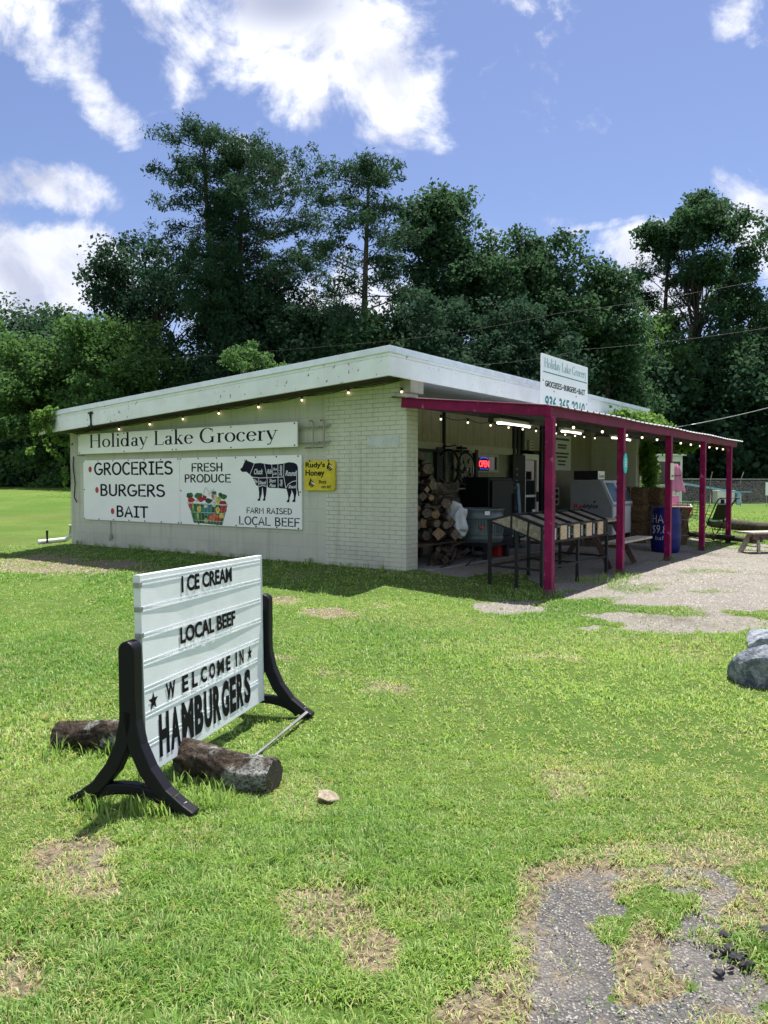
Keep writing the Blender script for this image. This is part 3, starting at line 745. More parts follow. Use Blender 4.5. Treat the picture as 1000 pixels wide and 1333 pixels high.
def disc(cx, cz, r, n=20, rz=None): return [(cx + r * cos(2 * pi * i / n), cz + (rz or r) * sin(2 * pi * i / n)) for i in range(n)], [tuple(range(n))]
def star(cx, cz, r):
    p = [(cx + (r if i % 2 == 0 else r * .40) * sin(pi * i / 5), cz + (r if i % 2 == 0 else r * .40) * cos(pi * i / 5)) for i in range(10)]
    return p + [(cx, cz)], [(i, (i + 1) % 10, 10) for i in range(10)]

# ------------------------------------------------------------------ the store
ZG = .13                                              # ground level along its walls
def ztop(v): return 3.285 - .0585 * (v + .2)
store = bthing('grocery_store', 'low cream painted brick and block store with flat white edged roof and recessed porch', 'store', 0, 0, 0)
def part(mb, name, m, parent=None, **k): return mb.build(name, M[m], parent if parent is not None else store, **k)
zc = lambda v: ztop(v) - .385
b = MB(); b.prism([(-.08, ZG - .5), (1.42, ZG - .5), (1.42, zc(1.42)), (-.08, zc(-.08))], 0, .30, 0); part(b, 'brick_wall', 'brick')
b = MB(); b.prism([(1.42, ZG - .5), (8.27, ZG - .5), (8.27, zc(8.27)), (1.42, zc(1.42))], .004, .30, 0); part(b, 'block_wall', 'block')
b = MB(); b.prism([(-.15, ZG - .5), (8.27, ZG - .5), (8.27, zc(8.27)), (-.15, zc(-.15))], 10.1, 10.4, 0); part(b, 'wing_wall', 'block')
b = MB(); b.box((5.2, 8.12, 1.2), (9.79, .3, 2.5)); part(b, 'rear_wall', 'block')
b = MB(); b.box((.14, -.075, 2.815), (.34, .20, .22), bev=.01); part(b, 'pillar_cap', 'trim')
# roof deck, soffit, fascia boards, flashing
ov_l, ov_f = -.6, -.2
b = MB(); b.prism([(ov_f + .03, ztop(ov_f) - .03), (8.37, ztop(8.37) - .03), (8.37, ztop(8.37) - .20), (ov_f + .03, ztop(ov_f) - .20)], ov_l + .03, 10.9, 0); part(b, 'roof', 'roofing')
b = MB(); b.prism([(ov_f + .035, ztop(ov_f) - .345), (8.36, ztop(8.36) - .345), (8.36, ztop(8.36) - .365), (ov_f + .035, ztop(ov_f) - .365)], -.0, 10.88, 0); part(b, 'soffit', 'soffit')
b = MB(); b.prism([(ov_f + .035, ztop(ov_f) - .345), (8.36, ztop(8.36) - .345), (8.36, ztop(8.36) - .365), (ov_f + .035, ztop(ov_f) - .365)], ov_l + .035, -.003, 0); part(b, 'soffit', 'shadesoffit')
V1 = 8.38
for nm, mt, z0, z1, off in (('roof_flashing', 'flash', 0, .088, -.028), ('fascia_strip', 'fascia', .088, .135, 0), ('fascia', 'fascia', .140, .405, -.012)):
    b = MB(); b.prism([(ov_f + off, ztop(ov_f) - z0), (V1, ztop(V1) - z0), (V1, ztop(V1) - z1), (ov_f + off, ztop(ov_f) - z1)], ov_l + off, ov_l + .03, 0)
    part(b, nm, mt, bevel=.004)
    b = MB(); b.box(((ov_l + .03 + 10.95) / 2, (ov_f + off + ov_f + .03) / 2, ztop(ov_f) - (z0 + z1) / 2), (10.95 - ov_l - .03, .03 - off, z1 - z0)); part(b, nm, mt, bevel=.004)
# storefront, one metre behind the corner
b = MB(); b.box((3.05, 1.10, 2.52), (5.49, .2, .80)); part(b, 'upper_wall_board', 'beige')
b = MB(); b.box((8.55, 1.10, 1.52), (3.09, .2, 2.80)); part(b, 'plain_front_wall', 'beigeflat')
b = MB(); b.box((6.40, 1.10, 2.52), (1.20, .2, .80)); part(b, 'door_header_wall', 'beigeflat')
b = MB(); b.box((3.05, 1.085, 2.06), (5.49, .2, .14)); part(b, 'beam_trim', 'trim')
b = MB(); b.box((3.05, 1.14, 1.05), (5.49, .16, 1.88)); part(b, 'lower_wall', 'siding')
b = MB()
for u_, w_ in ((2.78, .045), (5.60, .07), (5.80, .10), (6.98, .10), (7.12, .05)): b = MB(); b.box((u_, .975, 1.50), (w_, .05, 2.80)); part(b, 'wall_post', 'dframe')
b = MB(); b.box((6.0, .97, 2.33), (.10, .05, .44)); part(b, 'dark_vent', 'dframe')
def window(u0, u1, z0, z1, mt_frame='trim', mull=0, name='window'):
    f = MB(); y = 1.045; t_ = .05
    f.box(((u0 + u1) / 2, y, z1 - t_ / 2), (u1 - u0, .05, t_)); f.box(((u0 + u1) / 2, y, z0 + t_ / 2), (u1 - u0, .07, t_))
    for u_ in [u0 + t_ / 2, u1 - t_ / 2] + [u0 + (u1 - u0) * (k + 1) / (mull + 1) for k in range(mull)]: f.box((u_, y - .002, (z0 + z1) / 2), (t_, .05, z1 - z0 - 2 * t_))
    fo = part(f, name, mt_frame)
    g_ = MB(); g_.box(((u0 + u1) / 2, y + .01, (z0 + z1) / 2), (u1 - u0 - .06, .01, z1 - z0 - .06)); g_.build('pane', M['pane'], fo)
    return fo
window(4.06, 4.98, 1.62, 1.985)
b = MB(); b.box((1.95, 1.04, 1.25), (1.0, .03, 1.45)); part(b, 'green_wall_panel', 'panel_teal')
window(1.15, 1.88, 1.0, 1.97, 'dframe')
b = MB(); b.box((2.62, .99, 1.1), (.20, .06, 1.9)); part(b, 'dark_post', 'dframe'); b = MB(); b.box((1.70, .99, 1.985), (1.6, .05, .05)); part(b, 'dark_rail', 'dframe'); b = MB(); b.box((3.98, .99, 1.1), (.09, .06, 1.9)); part(b, 'dark_post', 'dframe')
# front door: pale frame, glass, handle, opened black screen leaf
b = MB(); y = .99
for u_ in (6.10, 6.76): b.box((u_, y, 1.10), (.09, .06, 1.86))
b.box((6.43, y, 1.97), (.57, .06, .12)); b.box((6.43, y, 1.12), (.57, .05, .05)); b.box((6.43, y, .27), (.57, .05, .20))
door = part(b, 'door', 'whited')
b = MB(); b.box((6.43, y + .01, 1.1), (.57, .01, 1.6)); b.build('pane', M['pane'], door)
b = MB(); b.box((6.69, y - .06, 1.10), (.03, .05, .22), bev=.01); b.build('handle', M['dframe'], door)
b = MB(); b.box((6.62, y - .002, .74), (.13, .012, .17)); b.build('door_notice', M['white'], door)
b = MB(); b.box((5.74, .935, 1.08), (.58, .04, 1.84), bev=.006); scr = part(b, 'screen_door', 'blackm')
b = MB()
for k in range(11): b = MB(); b.box((5.62, .912, .5 + k * .12), (.04, .006, .03)); b.build('rivet', M['steel'], scr)
# things fixed to the left wall
b = MB(); b.tube([(-.02, 8.12, 1.95), (-.025, 8.13, 1.75), (-.03, 8.06, 1.4), (-.03, 8.10, 1.12), (-.03, 8.02, 1.02)], .012, 6); part(b, 'wall_cable', 'wire')
b = MB(); b.tube([(-.02, 6.9, .66), (-.02, 6.9, .40), (-.02, 6.95, .28)], .010, 6); b.box((-.03, 6.9, .36), (.03, .07, .07)); part(b, 'outlet_conduit', 'trim')
b = MB(); b.box((-.003, .33, 2.03), (.006, .58, .17))
part(b, 'faded_plate_mark', 'soffit')
b = MB()
for (v_, z_) in ((.60, 2.10), (.06, 2.10), (.60, 1.96), (.06, 1.96), (.33, 2.03)): b = MB(); b.cyl((-.001, v_, z_), (-.016, v_, z_), .013, 8); part(b, 'screw_plug', 'whited')
b = MB(); b.tube([(-.62, 6.6, 2.47), (-.63, 6.6, 2.68), (-.62, 6.58, 2.74)], .022, 8); b.box((-.63, 6.6, 2.715), (.02, .14, .03)); b.box((-.63, 6.6, 2.47), (.02, .12, .03)); part(b, 'rusty_fascia_bracket', 'blackm')

# concrete slab of the porch
b = MB(); b.box((5.2, .33, .06), (9.79, 1.33, .20), bev=.015)
so = b.build('concrete_slab', M['concrete']); so.location = tuple(O); so.rotation_euler = (0, 0, B); tag(so, kind='structure')

# ------------------------------------------------------------------ raspberry red steel porch canopy
can = bthing('porch_canopy', 'raspberry red steel porch canopy on five square posts with ribbed metal roof', 'porch canopy', 0, 0, 0)
PU = [-.07, 2.61, 5.18, 7.66, 10.12]; PV = -2.31
zs = lambda v: 2.395 + (v - PV) * (.235 / 2.27)      # underside of the roof sheet
for k, u_ in enumerate(PU):
    b = MB(); zz = tz(*Wd(u_, PV)[:2]); b.box((u_, PV, (2.262 + zz - .3) / 2), (.105, .105, 2.262 - zz + .3)); p_ = b.build('post', M['magenta'], can, bevel=.006)
    b = MB(); b.box((u_, PV, zz + .04), (.109, .109, .09)); b.build('rusty_foot', M['darkwood'], p_)
b = MB(); b.box(((PU[0] + 10.75) / 2 - .02, PV, 2.325), (10.75 - PU[0] + .09, .06, .135)); b.build('front_beam', M['magenta_d'], can, bevel=.004)
b = MB(); b.bar((-.075, PV + .031, 2.335), (-.075, -.06, 2.335 + .235 * 2.22 / 2.27 - .0), .06, .145); b.build('side_beam', M['magenta'], can, bevel=.004)
b = MB(); b.bar((10.72, PV + .031, 2.33), (10.72, -.16, 2.33 + .22), .06, .14); b.build('side_beam', M['magenta_d'], can)
b = MB()
for v_ in (-1.75, -1.15, -.55, .05): b.box((5.3, v_, zs(v_) - .06), (10.6, .06, .09))
for u_ in PU[1:4]: b.bar((u_, PV + .04, zs(PV) - .13), (u_, -.02, zs(-.02) - .13), .06, .10)
b.build('purlin', M['underside'], can)
# ribbed sheet
us = [-.13]; prof = []
while us[-1] < 10.95:
    u0 = us[-1]; prof += [(u0, 0), (u0 + .10, 0), (u0 + .118, .022), (u0 + .142, .022), (u0 + .16, 0)]; us.append(u0 + .225)
V = []; Fc = []; vv = np.linspace(-2.42, .16, 9)
for j, v_ in enumerate(vv):
    for (u_, h_) in prof:
        V.append((u_, v_, zs(v_) + h_ + .006 * sin(u_ * 2.1 + v_)))
n = len(prof); nb = len(vv) * n
V += [(x_, y_, z_ - .004) for (x_, y_, z_) in V]
for j in range(len(vv) - 1):
    for i in range(n - 1):
        q = (j * n + i, j * n + i + 1, (j + 1) * n + i + 1, (j + 1) * n + i); Fc.append(q); Fc.append(tuple(nb + t for t in q[::-1]))
b = MB(); b.add(V, Fc); b.build('roof_sheet', M['galv'], can, recalc=False)

# lit strip lights under the canopy
for k, (u0, u1, lab) in enumerate(((1.55, 2.75, 'lit white strip light under the canopy left of the near post'), (4.05, 5.0, 'lit white strip light under the canopy just right of the near post'), (6.7, 7.9, 'lit white strip light under the canopy above the ice freezer'))):
    t_ = bthing('strip_light', lab, 'strip light', (u0 + u1) / 2, -.72, zs(-.72) - .20, 0, 'strip lights under the canopy')
    b = MB(); b.box((0, 0, .035), (u1 - u0, .12, .05), bev=.008); b.build('housing', M['whited'], t_)
    b = MB(); b.cyl((-(u1 - u0) / 2 + .03, 0, -.012), ((u1 - u0) / 2 - .03, 0, -.012), .02, 10); b.build('tube', M['tubelit'], t_)

# ------------------------------------------------------------------ strings of bulbs
def bulbs(label, pts, spots, r, big=False):
    """pts: cable polyline in building axes, spots: bulb positions"""
    t_ = bthing('string_lights', label, 'string lights', 0, 0, 0)
    b = MB(); b.tube(pts, .006, 5); b.build('cable', M['wire'], t_)
    for p in spots:
        p = np.array(p); b = MB()
        b.cyl(p, p - np.array([0, 0, .045]), .016, 8); s_ = b.build('bulb_socket', M['wire'], t_)
        b = MB(); b.sphere(p - np.array([0, 0, .045 + r * .85]), r, 10, 7, (1, 1, 1.15)); b.build('bulb', M['bulb'], s_)
def sag(a, b_, n=8, d=.06):
    a, b_ = np.array(a), np.array(b_); return [a + (b_ - a) * i / n - np.array([0, 0, d * 4 * (i / n) * (1 - i / n)]) for i in range(n + 1)]
ev = [8.1, 7.5, 6.57, 5.64, 4.71, 3.78, 2.83, 1.88, .95, -.05]
pts = []; 
for i in range(len(ev) - 1):
    a = (-.035, ev[i], zc(ev[i]) + .004 + .0); c_ = (-.035, ev[i + 1], zc(ev[i + 1]) + .004)
    pts += sag(a, c_, 6, .03)[:-1]
pts.append((-.035, -.05, zc(-.05)))
bulbs('string of small lit bulbs along the top of the left wall above the name sign', pts, [(-.035, v_, zc(v_) - .0) for v_ in ev[2:9]] + [(-.05, -.03, 2.78)], .017)
iu = [.55, 1.35, 2.1, 2.75, 3.3, 3.85, 4.3, 4.75, 5.2, 5.7, 6.2, 6.8]
pts = []
for i in range(len(iu) - 1): pts += sag((iu[i], -.32, 2.42), (iu[i + 1], -.32, 2.42), 5, .05)[:-1]
bulbs('string of small lit bulbs hanging inside the porch before the shop front', pts, [(u_, -.32, 2.415) for u_ in iu], .016)
ou = [.35, .98, 2.1, 3.2, 4.0, 4.85, 5.6, 6.4, 7.15, 7.9, 8.7, 9.4, 10.0]
pts = []
for i in range(len(ou) - 1): pts += sag((ou[i], PV + .12, 2.25), (ou[i + 1], PV + .12, 2.25), 5, .05)[:-1]
bulbs('string of white globe bulbs along the red front beam of the canopy', pts, [(u_, PV + .12, 2.245) for u_ in ou], .019)

# ------------------------------------------------------------------ signs on the left wall (local x runs to the right as one reads)
LS = -pi / 2
def lsign(name, label, v_left, z, cat='sign'): return bthing(name, label, cat, -.0, v_left, z, LS)
def words(root, vf, x0, x1, z0, z1, mt='navy', y=-.036, name='lettering'):
    b = MB(); b.flat(*fit(vf, x0, x1, z0, z1), y); return b.build(name, M[mt], root, recalc=False)
def screws(root, pts, y=-.034, mt='dframe'):
    b = MB(); b.cyl((0, .004, 0), (0, -.006, 0), .014, 8); p_ = b.build('screw', M[mt], root); p_.location = (pts[0][0], y, pts[0][1])
    for (x, z) in pts[1:]:
        c_ = p_.copy(); COL.objects.link(c_); c_.parent = root; c_.location = (x, y, z)
# name sign on its old tube frame
sg = lsign('name_sign', 'long white board reading Holiday Lake Grocery in dark serif letters under the eave', 7.77, 1.985)
L = 5.88
b = MB(); b.box((L / 2, -.125, .196), (L, .03, .392)); b.build('board', M['white'], sg, bevel=.004)
words(sg, serif('Holiday Lake Grocery'), .40, 5.47, .045, .385, 'navy', -.1425)
screws(sg, [(x, z) for x in (.05, 1.5, 2.90, 3.0, 4.4, 5.83) for z in (.025, .367)], -.139)
b = MB(); 
for z in (.06, .30): b.tube([(-.12, -.05, z), (L + .50, -.05, z), (L + .58, -.02, z + .02)], .013, 6)
for x in (-.10, L + .27, L + .49): b.tube([(x - .09, -.045, .40), (x - .03, -.06, .405), (x, -.065, .36), (x, -.065, -.03)], .014, 6)
b.tube([(L + .10, -.06, -.02), (L + .46, -.06, -.02)], .012, 6); b.tube([(-.14, -.06, -.02), (.1, -.06, -.02)], .012, 6)
for x in (.5, 2, 3.5, 5, L + .4): b.cyl((x, 0, .3), (x, -.1, .3), .012, 6); b.cyl((x, 0, .06), (x, -.1, .06), .012, 6)
b.build('mounting_frame', M['trim'], sg)
# goods board
sg = lsign('goods_board', 'white board listing groceries burgers bait with red dots', 7.765, .675)
L = 2.945
b = MB(); b.box((L / 2, -.018, .594), (L, .03, 1.188)); b.build('board', M['white'], sg, bevel=.003)
for tx, x0, x1, z0, z1 in (('GROCERIES', .37, 2.77, .885, 1.14), ('BURGERS', .57, 2.545, .475, .715), ('BAIT', 1.085, 2.055, .075, .30)):
    words(sg, hand(tx, .16 if tx != 'BAIT' else .165), x0, x1, z0, z1)
b = MB()
for x, z in ((.235, 1.005), (.455, .595), (.955, .185)): b.flat(*disc(x, z, .055, 20, .06), -.036)
b.build('bullet', M['red'], sg, recalc=False)
screws(sg, [(.03 + i * .48, z) for i in range(7) for z in (.02, 1.168)] + [(.03, .6)])
# produce and beef board
sg = lsign('beef_board', 'white board with fresh produce basket and black beef cuts cow reading local beef', 4.812, .675)
L = 2.915
b = MB(); b.box((L / 2, -.018, .594), (L, .03, 1.188)); b.build('board', M['white'], sg, bevel=.003)
X = lambda v_: 4.812 - v_; Zz = lambda z: z - .675
for tx, v0, v1, z0, z1, wd in (('FRESH', 4.49, 3.70, 1.61, 1.765, .16), ('PRODUCE', 4.675, 3.49, 1.42, 1.57, .16), ('FARM RAISED', 3.12, 2.10, .91, 1.01, .15), ('LOCAL BEEF', 3.30, 1.93, .715, .86, .14)):
    words(sg, hand(tx, wd), X(v0), X(v1), Zz(z0), Zz(z1))
screws(sg, [(.03 + i * .47, z) for i in range(7) for z in (.02, 1.168)] + [(.03, .6), (2.89, .6)])
# the cow: outline in the picture's own pixels (zoomed crop, 1000 px wide), mapped to the board
def cowpt(x, y): return (X(3.26 - (x - 135) * (1.30 / 750)), Zz(1.762 - (y - 110) * (.648 / 530)))
COW = [(195, 100), (190, 68), (212, 92), (218, 70), (232, 92), (270, 105), (320, 130), (400, 122), (455, 135), (540, 147), (640, 143), (705, 137), (770, 120), (835, 130), (868, 152), (880, 190),
       (882, 330), (884, 460), (897, 562), (884, 560), (868, 470), (864, 370), (860, 455), (862, 520), (848, 590), (846, 640), (808, 640), (812, 622), (828, 600), (826, 540), (800, 480), (798, 520), (776, 590), (772, 645), (738, 645), (742, 628), (760, 600), (754, 530), (738, 470), (640, 462), (520, 458), (486, 444), (478, 540), (466, 590), (466, 630), (432, 630), (436, 614), (448, 592), (440, 530), (432, 455), (424, 460), (420, 540), (402, 595), (398, 634), (362, 634), (366, 616), (384, 596), (384, 520), (376, 440), (345, 420), (330, 380), (300, 318), (265, 280), (215, 240), (160, 243), (132, 215), (138, 195), (160, 180), (180, 130)]
from mathutils.geometry import tessellate_polygon
from mathutils import Vector
cp = [cowpt(*p) for p in COW]
b = MB(); b.flat(cp, [tuple(t) for t in tessellate_polygon([[Vector((p[0], p[1], 0)) for p in cp]])], -.0355); cow = b.build('cow_picture', M['navy'], sg, recalc=False)
b = MB()
for ln in ([(325, 130), (262, 285)], [(455, 130), (490, 300), (495, 445)], [(552, 145), (566, 320)], [(632, 143), (634, 460)], [(708, 136), (705, 300), (730, 460)], [(285, 312), (400, 325), (520, 322), (705, 312)], [(382, 325), (380, 430)], [(376, 445), (430, 428), (490, 438)], [(735, 455), (760, 410), (810, 375), (865, 362)], [(866, 240), (866, 470)]):
    b.flat(*ribbon([cowpt(*p) for p in ln], .011), -.0375)
b.build('cut_line', M['linemark'], cow, recalc=False)
for tx, cx, cy, w_, h_, rot in (('Chuck', 380, 240, 118, 75, 0), ('Rib', 522, 240, 62, 62, 0), ('Short', 598, 208, 52, 38, 0), ('Loin', 595, 265, 46, 38, 0), ('Sirloin', 668, 230, 36, 140, 1), ('Round', 795, 265, 140, 72, 0), ('Brisket', 345, 365, 70, 34, 2), ('Shank', 435, 388, 96, 50, 0), ('Short', 562, 362, 88, 50, 0), ('Plate', 562, 425, 80, 46, 0), ('Flank', 672, 390, 36, 96, 1), ('Shank', 812, 440, 100, 44, 0)):
    v_, f_ = fit(ftext(tx, 1, 1, .02, .35), -.5, .5, -.5, .5)
    if rot == 1: v_ = [(-q[1], q[0]) for q in v_]
    if rot == 2: v_ = [(q[0] * .8 + q[1] * .5 * .6, -q[0] * 1.0 + q[1]) for q in v_]
    pts = [cowpt(cx + q[0] * w_, cy - q[1] * h_) for q in v_]
    b = MB(); b.flat(pts, f_, -.0378); b.build('cut_name', M['linemark'], cow, recalc=False)
# basket of vegetables print
def bk(x, y): return (X(4.63 - (x - 165) * (1.05 / 665)), Zz(1.06 - (y - 740) * (.35 / 325)))
cols = {'veg_green': (.02, .14, .04), 'veg_dark': (.01, .06, .03), 'veg_red': (.42, .02, .03), 'veg_crimson': (.30, .01, .05), 'veg_orange': (.55, .13, .05), 'veg_yellow': (.62, .50, .08), 'veg_lime': (.36, .45, .10), 'veg_teal': (.04, .20, .18), 'veg_pale': (.55, .60, .55)}
for k_, c_ in cols.items(): M[k_] = mat(k_, c_, .5, .3, var=.35, vscale=30)
pic = MB(); pic.flat([bk(*p) for p in ((205, 740), (830, 755), (745, 1085), (280, 1065))], [(0, 1, 2, 3)], -.0352); pic = pic.build('produce_picture', M['veg_dark'], sg, recalc=False)
veg = [('veg_dark', 215, 620, 55, 45), ('veg_green', 240, 600, 30, 30), ('veg_red', 240, 690, 60, 40), ('veg_red', 230, 780, 35, 60), ('veg_crimson', 250, 830, 30, 50), ('veg_green', 370, 620, 70, 50), ('veg_red', 400, 680, 60, 40), ('veg_crimson', 450, 650, 50, 40), ('veg_pale', 340, 700, 26, 20),
       ('veg_dark', 530, 700, 60, 40), ('veg_pale', 620, 620, 45, 75), ('veg_green', 620, 570, 40, 30), ('veg_orange', 600, 630, 20, 40), ('veg_yellow', 690, 690, 45, 55), ('veg_lime', 700, 660, 30, 35), ('veg_green', 770, 630, 55, 40), ('veg_dark', 720, 600, 30, 35), ('veg_crimson', 760, 740, 60, 50), ('veg_red', 760, 830, 55, 60),
       ('veg_green', 290, 860, 55, 100), ('veg_lime', 270, 800, 14, 70), ('veg_yellow', 375, 835, 35, 55), ('veg_teal', 500, 850, 95, 95), ('veg_pale', 480, 790, 30, 26), ('veg_green', 350, 960, 90, 80), ('veg_lime', 350, 950, 20, 60), ('veg_green', 330, 1040, 50, 26), ('veg_yellow', 675, 850, 36, 55), ('veg_orange', 620, 970, 85, 60), ('veg_red', 680, 1000, 50, 40), ('veg_orange', 560, 1000, 40, 34), ('veg_yellow', 735, 935, 40, 45), ('veg_lime', 485, 1020, 38, 38), ('veg_green', 600, 1060, 90, 22), ('veg_green', 700, 1060, 40, 22)]
for i_, (mk, cx, cy, rx, ry) in enumerate(veg):
    b = MB(); b.flat([bk(cx + rx * (1 + .12 * sin(3 * a + cx)) * cos(a), cy + ry * (1 + .12 * sin(4 * a + cy)) * sin(a)) for a in np.linspace(0, 2 * pi, 18)[:-1]], [tuple(range(17))], -.0355 - .00003 * i_)
    b.build('vegetable', M[mk], pic, recalc=False)
b = MB(); y_ = -.0368
b.flat(*ribbon([bk(175, 742), bk(830, 762)], .022), y_)
for (p0, p1) in (((225, 890), (800, 895)), ((260, 1020), (770, 1030))): b.flat(*ribbon([bk(*p0), bk(*p1)], .008), y_)
for k in range(11): b.flat(*ribbon([bk(215 + 60 * k, 750), bk(285 + 46 * k, 1070)], .004), y_)
b.flat(*ribbon([bk(430, 640), bk(470, 520), bk(492, 485), bk(520, 530), bk(545, 600)], .016), y_); b.flat(*ribbon([bk(540, 610), bk(570, 540), bk(620, 512)], .016), y_)
b.flat(*disc(*bk(618, 750), .055), y_ - .0003)
b.build('basket_wire', M['veg_pale'], pic, recalc=False)
# honey sign
sg = lsign('honey_sign', 'small yellow honey sign with rounded corners and black bees beside the beef board', 1.83, 1.30)
def rrect(x0, x1, z0, z1, r, n=6):
    p = []
    for (cx, cz, a0) in ((x1 - r, z1 - r, 0), (x0 + r, z1 - r, 90), (x0 + r, z0 + r, 180), (x1 - r, z0 + r, 270)): p += arc(cx, cz, r, r, a0, a0 + 90, n)
    return p
b = MB(); b.prism(rrect(0, .62, 0, .47, .06), -.045, -.010, 1); b.build('board', M['yellow'], sg, bevel=.003)
words(sg, ftext("Rudy's", 1, 1, .03), .03, .43, .335, .445, 'ink', -.047); words(sg, ftext('Honey', 1, 1, .03), .03, .42, .20, .325, 'ink', -.047)
words(sg, ftext('Buzz', 1, 1, .02), .31, .46, .11, .165, 'ink', -.047); words(sg, ftext('on in!', 1, 1, .02, .3), .355, .55, .035, .09, 'ink', -.047)
for (cx, cz) in ((.155, .105), (.525, .36)):
    b = MB()
    for k in range(4):
        a = radians(-52); c0 = (cx + (k - 1.5) * .028 * cos(a), cz + (k - 1.5) * .028 * sin(a)); w_ = (.03, .045, .042, .028)[k]
        b.flat(*ribbon([(c0[0] - w_ * sin(a), c0[1] + w_ * cos(a)), (c0[0] + w_ * sin(a), c0[1] - w_ * cos(a))], .018), -.047)
    b.flat(*ribbon([(cx - .05, cz - .02), (cx - .015, cz + .075)], .02), -.0468); bee = b.build('bee', M['ink'], sg, recalc=False)
    b = MB(); b.flat(*ribbon([(cx + .01, cz + .02), (cx + .06, cz - .01)], .022), -.048); b.build('wing', M['linemark'], bee, recalc=False)
screws(sg, [(.12, .462), (.50, .462)], -.046)

# ------------------------------------------------------------------ sign on the canopy roof
sg = bthing('roof_sign', 'white board on the canopy roof with store name and green phone number', 'sign', 2.99, -.80, 2.60)
Ln = 2.08
b = MB(); b.box((Ln / 2, 0, .50), (Ln, .03, 1.0)); b.build('board', M['white'], sg, bevel=.003)
words(sg, serif('Holiday Lake Grocery'), .09, 2.0, .735, .94, 'teal', -.018); b = MB(); b.flat(*ribbon([(.05, .70), (2.02, .70)], .018), -.018); b.build('underline', M['green'], sg, recalc=False)
words(sg, hand('GROCERIES', .2), .13, .84, .455, .56, 'ink', -.018); words(sg, hand('BURGERS', .2), .94, 1.52, .455, .56, 'ink', -.018); words(sg, hand('BAIT', .2), 1.62, 1.94, .455, .56, 'ink', -.018)
b = MB(); b.flat(*disc(.89, .505, .022), -.018); b.flat(*disc(1.57, .505, .022), -.018); b.build('bullet', M['ink'], sg, recalc=False)
words(sg, ftext('936-365-2210', 1, .8, .025, .15), .13, 1.93, .075, .31, 'green', -.018)
screws(sg, [(.5, .40), (1.5, .40), (.04, .55), (2.03, .3)], -.016)
b = MB()
for x in (.9, 1.8): b.bar((x, .03, .55), (x, .22, .0), .04, .04)
b.build('rear_brace', M['underside'], sg)

# ------------------------------------------------------------------ letter-board sign on the lawn
A1, C1 = np.array([.2577, .9662, 0]), np.array([.9662, -.2577, 0])       # along the sign, and across it (to the right)
G0 = np.array([-1.122, 3.40, 0.0]); SL = 1.468
hd = atan2(C1[1], C1[0])                               # local x = C1, local y = A1
ms = thing('letter_sign', 'white letter board advertising hamburgers in a black swinging frame on the lawn', 'sign', (*G0[:2], tz(*G0[:2])), hd)
def frame_end(y0):
    b = MB(); d = .032
    def leg(side):                                     # post swells into a curved foot
        c = [(side * .006, .50), (side * .010, .40), (side * .035, .29), (side * .085, .185), (side * .165, .09), (side * .255, .035), (side * .315, .012)]
        wl = [.066, .066, .068, .068, .062, .046, .026]
        v_, f_ = ribbon(c, wl, cap=False); n_ = len(v_)
        b.add([(p[0], y0 - d, p[1]) for p in v_] + [(p[0], y0 + d, p[1]) for p in v_],
              f_ + [tuple(n_ + q for q in t[::-1]) for t in f_] + [(i, i + 2, n_ + i + 2, n_ + i) for i in range(0, n_ - 2)] + [(0, 1, n_ + 1, n_), (n_ - 2, n_ - 1, 2 * n_ - 1, 2 * n_ - 2)])
    leg(1); leg(-1)
    prof = [(-.039, .44)] + [(-.039, .71)] + arc(0, .717, .039, .039, 180, 0, 12)[1:-1] + [(.039, .71), (.039, .44)]
    b.prism(prof, y0 - d - .004, y0 + d + .004, 1)
    v_, f_ = ribbon(arc(0, -.02, .24, .115, 160, 20, 12), .05, cap=False); n_ = len(v_)
    b.add([(p[0], y0 - d * .8, p[1]) for p in v_] + [(p[0], y0 + d * .8, p[1]) for p in v_],
          f_ + [tuple(n_ + q for q in t[::-1]) for t in f_] + [(i, i + 2, n_ + i + 2, n_ + i) for i in range(0, n_ - 2)])
    o = b.build('end_frame', M['blackp'], ms, bevel=.008)
    for x in (-.255, .255):
        b = MB(); b.cyl((x, y0, .03), (x, y0, .058), .016, 8); b.build('ground_bolt', M['steel'], o)
    return o
frame_end(0.0); frame_end(SL)
b = MB(); b.tube([(.285, .36, .030), (.285, SL - .03, .035)], .011, 8); b.build('stretcher_rod', M['steel'], ms)
# board: four corners measured in the photograph
Rz = np.array([C1, A1, np.array([0, 0, 1.])])
loc = lambda P: Rz @ (np.array(P) - np.array([*G0[:2], tz(*G0[:2])]))
bTL, bBL, bTR, bBR = loc((-1.0915, 3.448, 1.03)), loc((-1.0664, 3.4411, .122)), loc((-.757, 4.752, .994)), loc((-.7474, 4.7494, .091))
bn = np.cross(bTR - bTL, bTL - bBL); bn /= np.linalg.norm(bn); bn = bn if bn[0] > 0 else -bn
def board(s, t, off=0.0): return (bTL * (1 - s) + bTR * s) * (1 - t) + (bBL * (1 - s) + bBR * s) * t + bn * off
def on_board(b, s0, s1, t0, t1, o0, o1):
    P = [board(s, t, o) for o in (o0, o1) for (s, t) in ((s0, t0), (s1, t0), (s1, t1), (s0, t1))]
    b.add(P, [(3, 2, 1, 0), (4, 5, 6, 7), (0, 1, 5, 4), (1, 2, 6, 5), (2, 3, 7, 6), (3, 0, 4, 7)])
b = MB(); on_board(b, 0, 1, 0, 1, -.028, 0); pn = b.build('board', M['whitep'], ms, bevel=.003)
for k, t_ in enumerate((.04, .172, .306, .442, .572, .700, .850)):
    for dt in (-.010, .010):
        b = MB(); on_board(b, .004, .996, t_ + dt - .003, t_ + dt + .003, 0, .0012); b.build('letter_track', M['whitep'], pn)
